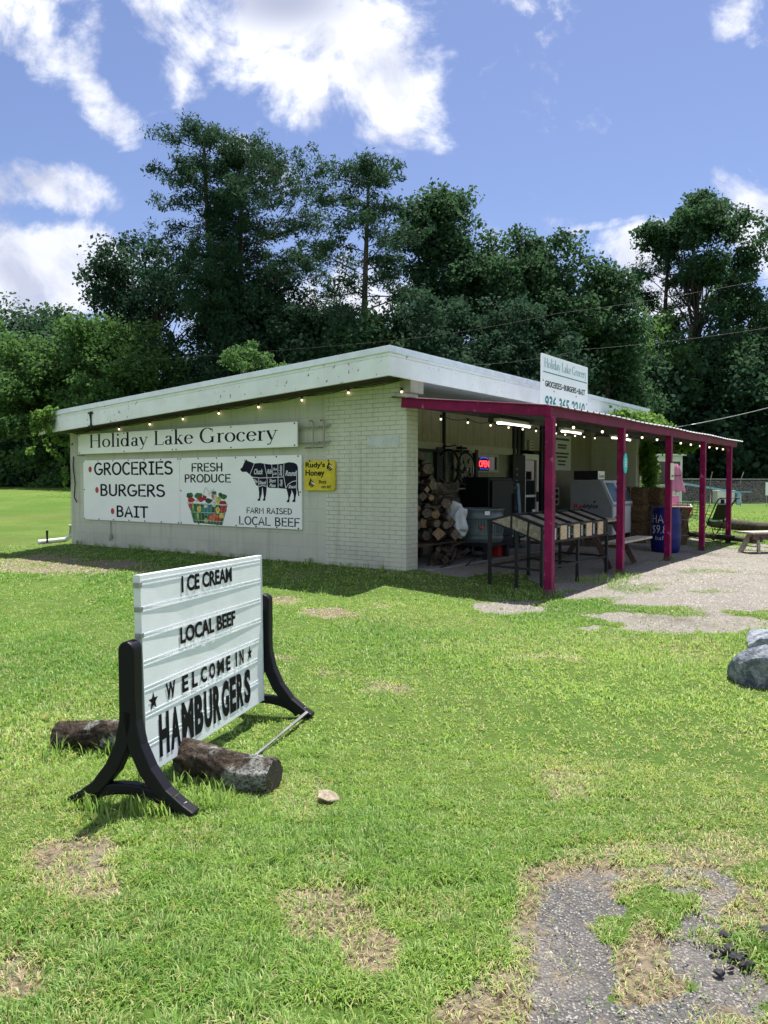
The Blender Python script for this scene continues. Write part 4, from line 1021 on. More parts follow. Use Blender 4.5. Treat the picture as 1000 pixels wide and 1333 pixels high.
b = MB(); on_board(b, -.004, .0, .0, 1, -.03, .004); b.build('edge_strip', M['flash'], pn); b = MB(); on_board(b, 1, 1.004, 0, 1, -.03, .004); b.build('edge_strip', M['flash'], pn)
def letters(vf, s0, s1, t0, t1, mt='ink', off=.002):
    V_, F_ = fit(vf, 0, 1, 0, 1); b = MB(); b.add([board(s0 + p[0] * (s1 - s0), t1 + p[1] * (t0 - t1), off) for p in V_], F_); n = len(V_)
    return b.build('lettering', M[mt], pn, recalc=False)
letters(ftext('I CE CREAM', 1, .8, .035), .273, .693, .043, .134)
letters(ftext('LOCAL BEEF', 1, .8, .035), .252, .717, .318, .410)
lw = 'WELCOME IN'; px_ = [.139, .262, .345, .418, .495, .570, .654, .70, .735, .795]
xs_ = [(.139, .205), (.255, .300), (.330, .372), (.400, .450), (.470, .520), (.540, .600), (.622, .660), None, (.712, .725), (.752, .792)]
for ch, r_ in zip(lw, xs_):
    if r_: letters(ftext(ch, 1, .8, .035), r_[0], r_[1], .585, .677)
letters(star(0, 0, 1), .025, .085, .595, .685); letters(star(0, 0, 1), .832, .882, .583, .672)
hx = [(.08, .150), (.163, .235), (.250, .345), (.357, .432), (.445, .517), (.532, .605), (.617, .690), (.703, .757), (.765, .833), (.792, .862)]
hs = 'HAMBURGERS'; edges = np.linspace(.080, .862, 11)
wts = np.array([1, 1.05, 1.3, 1, 1, 1, 1, .88, 1, .95]); wts = wts / wts.sum() * (.862 - .080); e0 = .080
for ch, w_ in zip(hs, wts):
    letters(ftext(ch, 1, .6, .05), e0 + w_ * .06, e0 + w_ * .94, .729, .949); e0 += w_
for (s_, t_) in ((.004, .05), (.004, .17), (.004, .30)):
    b = MB(); on_board(b, -.012, .006, t_ - .012, t_ + .012, -.025, .006); b.build('side_clip', M['steel'], pn)

# ------------------------------------------------------------------ logs, rocks, chips on the lawn
def rough_log(name, label, a, c, r, m, seed, cat='log', group=None, n=22, rings=16, amp=.12):
    a = np.array(a, float); c = np.array(c, float); g = np.random.default_rng(seed)
    mid = (a + c) / 2; root = thing(name, label, cat, (mid[0], mid[1], mid[2] - r), 0, group); base = np.array([mid[0], mid[1], mid[2] - r])
    d, x, y = frame_of(c - a); L_ = np.linalg.norm(c - a); V = []
    ph = g.uniform(0, 6, 6)
    for i in range(rings):
        t = i / (rings - 1); p = a + (c - a) * t + x * .02 * sin(3 * t + ph[0]) + y * .015 * sin(4 * t + ph[1])
        for k in range(n):
            q = 2 * pi * k / n
            rr = r * (1 + .05 * sin(2 * q + ph[2] + 2 * t) + .035 * sin(6 * t + ph[5]) + 1.9 * amp * (float(fbm(3.2 * cos(q) + 2.2 * t * L_ / r * .3 + ph[3], 3.2 * sin(q) + ph[4] + .4 * t, 1.0, seed, 4)) - .5))
            if i in (0, rings - 1): rr *= .90
            V.append(p + rr * (x * cos(q) + y * sin(q)) - base)
    b = MB(); b.add(V, [(i * n + k, i * n + (k + 1) % n, (i + 1) * n + (k + 1) % n, (i + 1) * n + k) for i in range(rings - 1) for k in range(n)], True)
    b.build('bark', M[m], root)
    for i in (0, rings - 1):
        b = MB(); P = V[i * n:(i + 1) * n]; b.add(P, [tuple(range(n))]); b.build('cut_end', M['cut'] if m == 'bark' and group else M['barkd'], root)
    return root
def Gz(px, py, up=0.0):
    p = gp(px, py); p[2] = tz(p[0], p[1]) + up; return p
rough_log('fallen_log', 'lichen covered log lying against the right foot of the letter sign', (-1.0, 3.80, .078), (-.52, 3.60, .068), .083, 'lichen', 3, n=48, rings=44, amp=.20)
rough_log('fallen_log', 'pale barked log lying behind the left side of the letter sign', (-1.80, 4.19, .072), (-1.22, 4.10, .072), .070, 'lichen', 5, n=48, rings=44, amp=.18)
def rock(name, label, c, sz, seed, m='rock', cat='rock', flat_=1.0, cuts=16, hard=0):
    import bmesh
    g = np.random.default_rng(seed); bm = bmesh.new(); bmesh.ops.create_icosphere(bm, subdivisions=4, radius=1)
    nrm = [(n_ / np.linalg.norm(n_), g.uniform(.45 if hard else .50, .70 if hard else .76)) for n_ in g.normal(size=(cuts, 3))]
    for v_ in bm.verts:
        p = np.array(v_.co)
        for (n_, h_) in nrm:
            e = p @ n_ - h_
            if e > 0: p = p - n_ * e * .93
        p = p * (1 + .03 * math.sin(7 * p[0] + seed) * math.cos(9 * p[1]) + .02 * g.random())
        v_.co = (p[0] * sz[0], p[1] * sz[1], p[2] * sz[2] * flat_)
    me = bpy.data.meshes.new(name); bm.to_mesh(me); bm.free(); me.materials.append(M[m])
    o = link(name, me); o.location = tuple(c); return tag(o, label, cat)
p = Gz(985, 893); rock('boulder', 'blue grey boulder in the lawn, nearer the camera and fully peaked', (2.73, 5.52, tz(2.73, 5.52) + .01), (.26, .25, .29), 12, cuts=15)
rock('boulder', 'rounded dark boulder behind the peaked boulder at the lawn edge', (3.40, 6.62, tz(3.40, 6.62) + .01), (.34, .28, .23), 23, cuts=14)
p = Gz(426, 1042); o = rock('bark_chip', 'pale flat chip of bark lying on the grass right of the log', (p[0], p[1], p[2] + .035), (.06, .08, .010), 31, 'greywood', 'wood chip', cuts=22); o.rotation_euler = (.2, .15, .5)
# crumbled asphalt at the right edge
g_ = np.random.default_rng(5)
for k in range(34):
    px_, py_ = 972 + g_.normal(0, 24), 1232 + g_.normal(0, 15)
    p = Gz(px_, py_); s_ = g_.uniform(.009, .026)
    o = rock('asphalt_lump', 'black broken lump of old asphalt at the edge of the worn patch', (p[0], p[1], p[2] + s_ * .25), (s_, s_ * g_.uniform(.7, 1.1), s_ * .7), 100 + k, 'lump', 'asphalt lump', cuts=14, hard=1); o['group'] = 'broken asphalt lumps'; o.rotation_euler = (0, 0, g_.uniform(0, 6))

# ------------------------------------------------------------------ porch contents
ZF = .16
# firewood: rows of logs stacked on a rack beside the brick wall, cut ends to the lawn
rack = bthing('firewood_rack', 'low plank rack carrying the stacked firewood beside the brick wall', 'rack', 1.15, .50, ZF)
b = MB()
for y in (-.32, .0, .3): b.box((-.02, y, .30), (1.30, .13, .035))
b.build('plank', M['darkwood'], rack)
for (x, y) in ((-.6, -.3), (.55, -.3), (-.6, .3), (.55, .3)):
    b = MB(); b.box((x, y, .08), (.09, .09, .40)); b.build('leg', M['darkwood'], rack)
g_ = np.random.default_rng(12); cnt = 0
zrow = ZF + .33
lat = np.array([.69, -.72])                             # the cut ends form a face turned to the lawn
for row, (n_, r_) in enumerate(((5, .115), (6, .10), (6, .09), (6, .085), (6, .08), (5, .08), (5, .08), (4, .085), (4, .075), (3, .07))):
    for k in range(n_):
        r = r_ * g_.uniform(.62, 1.22); q = -.42 + (k + .5 + .3 * (row % 2)) * (.98 - .06 * row) / n_ + g_.uniform(-.02, .02)
        base = Wd(1.02 + lat[0] * q, .30 + lat[1] * q, zrow + r + g_.uniform(-.015, .02)); ax = -.72 * UX - .69 * VX + np.array([0, 0, g_.uniform(-.10, .10)]); ax = ax + UX * g_.uniform(-.6, .6)
        ax /= np.linalg.norm(ax); e = base + ax * g_.uniform(-.10, .20)
        lo = rough_log('firewood_log', 'split or round firewood log stacked on the rack by the brick wall, cut end outwards', e - ax * .42, e, r, 'bark', 200 + cnt, 'firewood log', 'stacked firewood logs', int(g_.choice([4, 5, 6, 12])), 6, .30); cnt += 1
        for c_ in lo.children:
            if c_.name.startswith('cut_end') and cnt % 4: c_.data.materials[0] = M['cutgrey']
    zrow += r_ * 1.62
# two logs sticking sideways out of the pile
for k, (u_, z_, r_) in enumerate(((1.45, 1.33, .095), (1.52, 1.12, .09))):
    e = Wd(u_ + .12, .02, z_); rough_log('firewood_log', ['orange cut log lying crosswise near the top of the firewood pile', 'reddish cut log lying crosswise, second from the top of the firewood pile'][k], e - UX * .5 + VX * .18, e, r_, 'bark', 300 + k, 'firewood log', None, 14, 6, .08)
# dark tilted board leaning behind the pile
t_ = bthing('leaning_board', 'dark board leaning behind the top of the firewood pile', 'board', 1.5, .80, ZF)
b = MB(); b.box((0, 0, .78), (.75, .03, 1.5), rotm(.12, -.45, 0)); b.build('panel', M['dframe'], t_)
# branches under the rack
g_ = np.random.default_rng(4)
BRL = ['thick bent branch lying before the firewood rack', 'thin pale branch sticking out from under the firewood rack', 'forked twig lying at the foot of the firewood rack', 'short dark branch stub lying under the firewood rack', 'long dark branch lying along the foot of the firewood rack', 'gnarled root piece pushed under the firewood rack']
for k, (a, c, r_) in enumerate((((.75, -.28, .24), (1.75, -.05, .30), .055), ((.55, -.38, .12), (1.35, -.1, .34), .022), ((.9, -.42, .06), (1.7, -.3, .22), .018), ((.8, -.1, .22), (1.5, .1, .18), .06), ((.62, -.2, .36), (1.62, -.12, .40), .04), ((.7, .0, .12), (1.35, .05, .3), .08))):
    a = np.array(a); c = np.array(c); t_ = bthing('fallen_branch', BRL[k], 'branch', a[0], a[1], ZF); pts = []; m_ = 9
    for i in range(m_):
        f = i / (m_ - 1); p = (c - a) * f + np.array([0, .05 * sin(5 * f + k), .05 * sin(7 * f + 2 * k)]); p[2] += a[2] - ZF + .02; pts.append(p)
    b = MB(); b.tube(pts, [r_ * (1.1 - .6 * i / m_) * (1 + .15 * sin(3 * i)) for i in range(m_)], 8); b.build('stem', M['bark'], t_)
    b = MB(); q = pts[5]; b.tube([q, q + np.array([.12, -.10, .08]), q + np.array([.26, -.13, .10])], [r_ * .5, r_ * .35, r_ * .12], 6); b.build('side_twig', M['bark'], t_)
# white tarp bundle
import bmesh
def lumpy(name, label, cat, u_, v_, z_, sz, m, seed, fold=.14, parent=None):
    g = np.random.default_rng(seed); bm = bmesh.new(); bmesh.ops.create_icosphere(bm, subdivisions=4, radius=1)
    ph = g.uniform(0, 6, 8)
    for q in bm.verts:
        p = q.co.copy(); f = 1 + fold * (sin(5 * p.x + ph[0] + 2 * p.z) * .5 + sin(8 * p.z + ph[1] + 3 * p.y) * .6 + sin(11 * p.y + ph[2] + 4 * p.x) * .35)
        s2 = [math.copysign(abs(c) ** .7, c) for c in p]; q.co = (s2[0] * sz[0] * f, s2[1] * sz[1] * f, s2[2] * sz[2] * f)
    me = bpy.data.meshes.new(name); bm.to_mesh(me); bm.free(); me.materials.append(M[m])
    o = link(name, me); o.location = tuple(Wd(u_, v_, z_)); o.rotation_euler = (0, 0, B); return tag(o, label, cat)
lumpy('tarp_bundle', 'crumpled white plastic bag at the right end of the firewood pile', 'plastic bag', 1.55, -.02, .80, (.15, .15, .27), 'tarp', 8, .22)
# galvanised stock tank on a dark stand
tk = bthing('stock_tank', 'round blue green galvanised stock tank with ribbed sides on a dark stand', 'stock tank', 2.38, .05, .42)
prof = [(.0, .0), (.40, .0), (.415, .02), (.415, .06), (.425, .075), (.415, .09), (.413, .13), (.422, .145), (.411, .16)]
b = MB(); b.lathe(prof + [(.41, .39), (.425, .405), (.425, .44), (.412, .455), (.418, .53), (.435, .545), (.435, .565), (.415, .57), (.405, .545), (.395, .06), (.0, .05)], 40); b.build('tank_wall', M['tank'], tk)
b = MB()
for k in range(56):
    a = 2 * pi * k / 56; b.box((.414 * cos(a), .414 * sin(a), .275), (.024, .024, .215), rotm(0, 0, a))
b.build('rib_band', M['tank'], tk)
tv_ = atan2(-Wd(2.38, .05)[1], -Wd(2.38, .05)[0]) - B; b = MB(); b.box((.420 * cos(tv_ + .35), .420 * sin(tv_ + .35), .50), (.012, .085, .065), rotm(0, 0, tv_ + .35)); b.build('price_sticker', M['white'], tk)
b = MB(); b.lathe([(0, 0), (.034, 0), (.034, .03), (.02, .04), (0, .04)], 14, (.415 * cos(tv_ + .1), .415 * sin(tv_ + .1), .26), rotm(0, pi / 2, tv_ + .1)); b.build('drain_plug', M['redp'], tk)
st = bthing('tank_stand', 'dark low wooden stand under the stock tank', 'stand', 2.38, .05, ZF)
b = MB(); b.box((0, 0, .235), (.84, .80, .05)); b.build('top', M['dframe'], st)
for (x, y) in ((-.36, -.34), (.36, -.34), (-.36, .34), (.36, .34)):
    b = MB(); b.box((x, y, .105), (.08, .08, .21)); b.build('leg', M['dframe'], st)
cr = bthing('red_crate', 'small red plastic crate under the stock tank', 'crate', 2.72, -.12, ZF)
b = MB(); b.box((0, 0, .01), (.30, .22, .02))
for (x, w_, y, d_) in ((0, .30, -.105, .012), (0, .30, .105, .012), (-.145, .012, 0, .2), (.145, .012, 0, .2)): b.box((x, y, .12), (w_, d_, .21))
b.build('shell', M['redp'], cr)
for y in (-.114, .114):
    b = MB(); b.box((0, y, .20), (.11, .006, .03)); b.build('grip_slot', M['blackp'], cr)
# bicycle hanging on the wall
bi = bthing('bicycle', 'dark bicycle hanging on the porch wall with its front wheel turned out', 'bicycle', 3.30, .82, 1.66)
def wheel(c, nrm, R_=.31):
    c = np.array(c); b = MB(); b.torus(c, R_, .02, nrm, 32, 8); w_ = b.build('wheel', M['rubber'], bi)
    b = MB(); b.torus(c, R_ - .028, .009, nrm, 32, 6); b.build('rim', M['steel'], w_)
    b = MB(); d, x, y = frame_of(nrm)
    for k in range(18):
        a = 2 * pi * k / 18; b.tube([c, c + (R_ - .03) * (x * cos(a) + y * sin(a))], .0022, 4)
    b.cyl(c - d * .03, c + d * .03, .02, 10); b.build('spokes', M['steel'], w_)
wheel((0, 0, 0), (0, 1, 0)); wheel((-.72, -.05, .03), (.93, -.35, 0))
b = MB(); R0 = np.array([0, 0, 0]); BB = np.array([-.30, 0, -.07]); ST = np.array([-.18, 0, .30]); HT = np.array([-.62, 0, .30]); HB = np.array([-.64, 0, .20]); FA = np.array([-.72, -.05, .03])
for (a, c, r_) in ((BB, ST, .016), (ST, HT, .016), (BB, HB, .018), (R0, BB, .010), (R0, ST, .009), (HT + (0, 0, .06), HB, .018), (HB, FA, .013)): b.tube([a, c], r_, 8)
b.build('frame', M['bluem'], bi)
b = MB(); b.tube([(-.60, -.26, .40), (-.62, -.12, .42), (-.62, 0, .40), (-.62, .10, .42), (-.60, .14, .40)], .012, 8); b.build('handlebar', M['blackm'], bi)
b = MB(); b.box((-.16, 0, .39), (.24, .12, .04), bev=.015); b.tube([ST, (-.165, 0, .38)], .012, 6); b.build('saddle', M['blackp'], bi)
b = MB(); b.torus(BB + (0, -.03, 0), .085, .007, (0, 1, 0), 20, 5); b.tube([BB, BB + (.10, -.05, -.12)], .008, 5); b.build('crank', M['blackm'], bi)
b = MB(); b.box((-.18, .10, .34), (.05, .16, .04)); b.box((.14, .10, .34), (.05, .16, .04)); b.build('wall_hook', M['blackm'], bi)
# dark figured board and small shelf under the bicycle wheel
t_ = bthing('figured_board', 'pale board with dark painted figures behind the bicycle wheel', 'sign', 3.42, .955, 1.35)
b = MB(); b.box((0, 0, .35), (.66, .02, .66)); b.build('board', M['beigeflat'], t_)
b = MB(); g_ = np.random.default_rng(3)
for k in range(13):
    cx, cz = g_.uniform(-.26, .28), g_.uniform(.10, .60)
    b.flat(*ribbon([(cx + g_.uniform(-.07, .07), cz + g_.uniform(-.06, .06)) for _ in range(4)], g_.uniform(.025, .05)), -.0112 - .0001 * k)
b.build('painted_figure', M['ink'], t_, recalc=False)
t_ = bthing('wall_shelf', 'narrow pale shelf under the figured board on the porch wall', 'shelf', 3.25, .90, 1.31)
b = MB(); b.box((0, 0, 0), (.42, .14, .025)); b.build('shelf_board', M['trim'], t_)
for x in (-.15, .15):
    b = MB(); b.bar((x, .05, -.01), (x, .05, -.09), .02, .02); b.build('bracket', M['blackm'], t_)
# neon open sign in the small window
t_ = bthing('open_sign', 'red neon open sign with blue arcs in the small shop window', 'neon sign', 4.30, .985, 1.72)
b = MB(); b.box((0, .012, .06), (.44, .012, .26)); b.build('backing', M['blackp'], t_)
b = MB(); b.flat(*fit(ftext('OPEN', 1, .8, .01), -.20, .20, .0, .13), -.004); b.build('lettering', M['neonr'], t_, recalc=False)
b = MB(); b.tube([(x, -.006, z) for (x, z) in arc(0, .135, .19, .05, 155, 25, 12)], .0035, 6); b.build('upper_tube', M['neonb'], t_)
b = MB(); b.tube([(-.16, -.006, -.035), (.16, -.006, -.035)], .0035, 6); b.build('lower_tube', M['neonb'], t_)
# black upright cooler under the small window and blue hand truck before the door
ck = bthing('upright_cooler', 'black upright cooler cabinet under the window with the neon sign', 'cooler', 3.78, .62, ZF)
b = MB(); b.box((0, 0, .70), (.96, .56, 1.32), bev=.02); b.build('cabinet', M['blackp'], ck)
b = MB(); b.box((0, -.312, .78), (.86, .02, 1.04), bev=.008); b.build('door', M['blackp'], ck)
b = MB(); b.box((.42, -.345, .8), (.025, .035, .5), bev=.008); b.build('handle', M['blackm'], ck)
b = MB(); b.box((0, -.305, .10), (.9, .02, .10)); b.build('grille', M['rubber'], ck)
ht = bthing('hand_truck', 'slate blue upright hand truck standing between cooler and screen door', 'hand truck', 4.62, .46, ZF)
for x in (-.24, .16):
    b = MB(); b.box((x, 0, .72), (.12, .05, 1.05), rotm(-.08, 0, 0), bev=.008); b.build('rail', M['bluem'], ht)
for z in (.35, .75, 1.15):
    b = MB(); b.box((-.04, .01, z), (.30, .03, .04)); b.build('crossbar', M['dframe'], ht)
b = MB(); b.box((-.04, -.15, .03), (.46, .30, .015)); b.build('toe_plate', M['bluem'], ht)
for x in (-.27, .19):
    b = MB(); b.torus((x, .10, .13), .10, .03, (1, 0, 0), 20, 8); w_ = b.build('wheel', M['rubber'], ht); b = MB(); b.cyl((x - .02, .10, .13), (x + .02, .10, .13), .07, 12); b.build('rim', M['steel'], w_)
# notices
def notice(name, label, u_, z_, w_, h_, lines, mt='white', imt='ink', big=None):
    t_ = bthing(name, label, 'notice', u_, .985, z_); b = MB(); b.box((w_ / 2, .004, h_ / 2), (w_, .012, h_)); b.build('board', M[mt], t_)
    for (x0, x1, z0, z1) in lines:
        b = MB(); n = max(2, int((x1 - x0) * w_ / .07)); g = np.random.default_rng(int(x0 * 97 + z0 * 991)); x = x0 * w_
        while x < x1 * w_ - .02:
            dx = g.uniform(.02, .05); b.flat([(x, z0 * h_), (x + dx, z0 * h_), (x + dx, z1 * h_ * 1.0), (x, z1 * h_)], [(0, 1, 2, 3)], -.0045); x += dx + .008
        b.build('lettering', M[imt], t_, recalc=False)
    return t_
notice('store_notice', 'large pale notice board with centred dark lines on the wall right of the door', 7.62, 1.70, 1.08, .82, [(.08, .90, .86, .92), (.25, .75, .70, .75), (.27, .73, .62, .67), (.08, .85, .46, .51), (.2, .78, .36, .41), (.27, .72, .24, .29), (.27, .7, .14, .19)], 'whited', 'navy')
nt = notice('rule_notice', 'upper small white notice with bold letters half hidden behind the near post', 7.16, 1.38, .40, .40, [])
b = MB(); b.flat(*fit(ftext('N', 1, 1, .05), .06, .17, .22, .36), -.0045); b.flat(*fit(ftext('O', 1, 1, .05), .06, .17, .04, .18), -.0045); b.build('lettering', M['ink'], nt, recalc=False)
notice('rule_notice', 'lower white notice with dark lettering behind the near post', 7.22, .88, .80, .42, [(.06, .9, .70, .9), (.06, .9, .40, .6), (.06, .9, .1, .3)])
nt = bthing('wall_box', 'small square framed plate above the door', 'wall plate', 6.40, .96, 2.22); b = MB(); b.box((0, 0, 0), (.22, .05, .22), bev=.008); b.build('plate', M['trim'], nt)
for k in range(3):
    b = MB(); b.box((.02, -.028, .06 - k * .06), (.11, .006, .018)); b.build('slot', M['dframe'], nt)
# ice freezer
ic = bthing('ice_freezer', 'grey slant front ice freezer with red and dark lettering on its side', 'ice freezer', 7.30, 0, ZF)
pr = [(.42, .10), (.42, 1.30), (-.27, 1.31), (-.54, .74), (-.54, .10)]
b = MB(); b.prism(pr, 0, 1.38, 0); b.build('cabinet', M['icegrey'], ic, bevel=.012)
b = MB(); b.box((.69, -.06, .05), (1.30, .84, .10)); b.build('plinth', M['blackp'], ic)
b = MB(); b.box((.69, -.546, .42), (1.34, .014, .60)); b.build('front_panel', M['icewhite'], ic)
sd = np.array([0, -.27, .57]); sn = np.array([0, -.57, -.27]); sl_ = hypot(.27, .57); tilt = atan2(.27, .57)
for k, x in enumerate((.36, 1.02)):
    b = MB(); c_ = np.array([x, -.405 - .018, 1.025 + .008]); b.box(c_, (.62, .03, .58), rotm(-tilt, 0, 0), bev=.006); d_ = b.build('door', M['icewhite'], ic)
    b = MB(); b.box(c_ + np.array([0, -.018, .008]), (.50, .012, .46), rotm(-tilt, 0, 0)); b.build('pane', M['bluem'], d_)
    b = MB(); b.box(c_ + np.array([.27 if k == 0 else -.27, -.04, 0.02]), (.03, .04, .16), rotm(-tilt, 0, 0)); b.build('handle', M['blackm'], d_)
tv = fit(ftext('ReddyIce', 1, 1, .02), 0, .62, 0, .15)
for i_, (tx, y0, y1, mt) in enumerate((('Re', -.0, -.20, 'red'), ('ddyIce', -.205, -.55, 'navy'))):
    v_, f_ = fit(ftext(tx, 1, 1, .02), 0, 1, 0, .145 if 0 else .125); b = MB()
    b.add([(-.004, .33 + (y0 + (y1 - y0) * p[0]) * 1.0, .66 + p[1]) for p in v_], f_); b.build('lettering', M[mt], ic, recalc=False)
b = MB(); b.add([(-.004, -.14 + p[0], .83 + p[1]) for p in star(0, 0, .04)[0]], star(0, 0, .04)[1]); b.build('snow_mark', M['navy'], ic, recalc=False)
b = MB(); b.flat(*fit(ftext('Re', 1, 1, .03), .12, .50, .30, .52), -.555); b.build('lettering', M['red'], ic, recalc=False)
bx = bthing('cardboard_box', 'dark carton with white printed end on top of the ice freezer', 'box', 7.42, .16, ZF + 1.315)
b = MB(); b.box((.20, -.05, .10), (.42, .55, .20), bev=.004); b.build('carton', M['dframe'], bx)
b = MB(); b.box((.20, -.330, .10), (.40, .008, .18)); e_ = b.build('printed_end', M['white'], bx)
b = MB(); b.flat(*fit(ftext('Scotts', 1, 1, .02), .05, .36, .05, .12), -.336); b.build('lettering', M['navy'], e_, recalc=False)
# produce stand: black steel frame with sloping trays
ps = bthing('produce_stand', 'black steel produce stand with sloping wooden trays and strand board fronts', 'produce stand', .15, -1.35, 0)
PL = 2.40; yB, yP, yF = 0.02, -.33, -.76            # back tip, peak, front
gz = lambda u_, v_: tz(*Wd(.15 + u_, -1.35 + v_)[:2])
for (x, y, zt) in ((0, 0, .92), (0, yF, .66), (1.22, yF, .64), (PL, yF, .62), (PL, 0, .90), (1.22, 0, .9), (0, -.40, .78)):
    b = MB(); g0 = gz(x, y); b.box((x, y, (zt + g0) / 2), (.04, .04, zt - g0)); b.build('leg', M['blackm'], ps)
b = MB()
for y in (0, yF): b.bar((0, y, .30), (PL, y, .28), .03, .03)
for x in (0, 1.22, PL): b.bar((x, 0, .30), (x, yF, .28), .03, .03)
b.build('lower_rail', M['blackm'], ps)
for x in (0, PL):                                     # end panels of grey boards
    b = MB(); b.prism([(yB, .91), (yP, 1.00), (yF, .85), (yF, .65), (yP, .80)], x - .012, x + .012, 0); e_ = b.build('end_panel', M['greywood'], ps)
    b = MB(); q = [(yB, .91), (yP, 1.00), (yF, .85), (yF, .65), (yP, .80)]
    for i in range(5): b.bar((x, q[i][0], q[i][1]), (x, q[(i + 1) % 5][0], q[(i + 1) % 5][1]), .03, .026)
    b.bar((x, yP, 1.0), (x, yP + .01, .80), .03, .03); b.bar((x, -.58, .92), (x, -.56, .72), .03, .03); b.build('end_frame', M['blackm'], ps)
for k in range(5):
    x0 = .03 + k * (PL - .03) / 5; x1 = x0 + (PL - .03) / 5 - .02
    b = MB(); b.add([(x0, yP, .985), (x1, yP, .985), (x1, yF, .84), (x0, yF, .84), (x0, yP, .965), (x1, yP, .965), (x1, yF, .82), (x0, yF, .82)], [(0, 1, 2, 3), (7, 6, 5, 4), (0, 3, 7, 4), (1, 5, 6, 2), (0, 4, 5, 1), (3, 2, 6, 7)])
    tr = b.build('tray', M['greywood'], ps)
    b = MB(); b.bar((x0 - .012, yP, .995), (x0 - .012, yF, .85), .035, .05); b.build('divider', M['blackm'], tr)
    b = MB(); b.box(((x0 * .58 + x1 * .42), yF - .005, .74), ((x1 - x0) * .46, .016, .20)); b.build('front_panel', M['osb'], tr)
    b = MB(); b.box((x1 - (x1 - x0) * .17, yF - .004, .74), ((x1 - x0) * .30, .014, .20)); sp_ = b.build('sign_strip', M['blackp'], tr)
    b = MB()
    for j in range(7): b.flat([(x1 - (x1 - x0) * .22, .665 + j * .022), (x1 - (x1 - x0) * .12, .665 + j * .022), (x1 - (x1 - x0) * .12, .680 + j * .022), (x1 - (x1 - x0) * .22, .680 + j * .022)], [(0, 1, 2, 3)], yF - .0125)
    if k < 4: b.build('lettering', M['whited'], sp_, recalc=False)
b = MB(); b.bar((0, yF, .64), (PL, yF, .62), .03, .03); b.bar((0, yF, .855), (PL, yF, .845), .03, .025); b.bar((0, yP, 1.0), (PL, yP, 1.0), .03, .03); b.bar((0, yB, .91), (PL, yB, .91), .03, .03); b.build('top_rail', M['blackm'], ps)
# picnic tables
def picnic(label, u_, v_, rz, L_, wm='wood', lm='darkwood', wall=True):
    W3 = Wd(u_, v_); t_ = thing('picnic_table', label, 'picnic table', (W3[0], W3[1], tz(W3[0], W3[1])), B + rz)
    for k in range(5):
        b = MB(); b.box((0, (k - 2) * .142, .735), (L_, .136, .036), bev=.004); b.build('top_plank', M[wm], t_)
    for s_ in (-1, 1):
        b = MB(); b.box((0, s_ * .70 - .07, .435), (L_, .136, .038), bev=.004); b.box((0, s_ * .70 + .07, .435), (L_, .134, .038), bev=.004); b.build('seat', M[wm], t_)
    for x in (-L_ / 2 + .28, L_ / 2 - .28):
        for s_ in (-1, 1):
            b = MB(); b.bar((x, s_ * .24, .715), (x, s_ * .62, .0), .045, .09); b.build('leg', M[lm], t_)
        b = MB(); b.box((x + .046, 0, .385), (.04, 1.62, .09)); b.build('seat_bearer', M[lm], t_)
        b = MB(); b.box((x + .046, 0, .69), (.04, .66, .08)); b.build('top_bearer', M[lm], t_)
        b = MB(); b.bar((x, 0, .67), (x * .35, 0, .42), .04, .07); b.build('brace', M[lm], t_)
    return t_
picnic('weathered picnic table with grey planks under the canopy behind the second post', 3.55, -1.42, 0, 1.75)
p = gp(980, 721); W3 = p + np.array([.70, .35, 0]); bn_ = thing('wooden_bench', 'low wooden bench with splayed legs cut by the right edge of the gravel lot', 'bench', (W3[0], W3[1], tz(W3[0], W3[1])), radians(16))
for k in range(3):
    b = MB(); b.box((0, (k - 1) * .15, .415), (1.7, .144, .04), bev=.004); b.build('seat_plank', M['wood'], bn_)
b = MB(); b.box((0, -.18, .335), (1.62, .035, .11)); b.build('apron', M['darkwood'], bn_)
for x in (-.62, .62):
    for s_ in (-1, 1):
        b = MB(); b.bar((x, s_ * .10, .38), (x - .10, s_ * .26, .0), .05, .10); b.build('leg', M['wood'], bn_)
    b = MB(); b.box((x, 0, .28), (.045, .44, .09)); b.build('bearer', M['darkwood'], bn_)
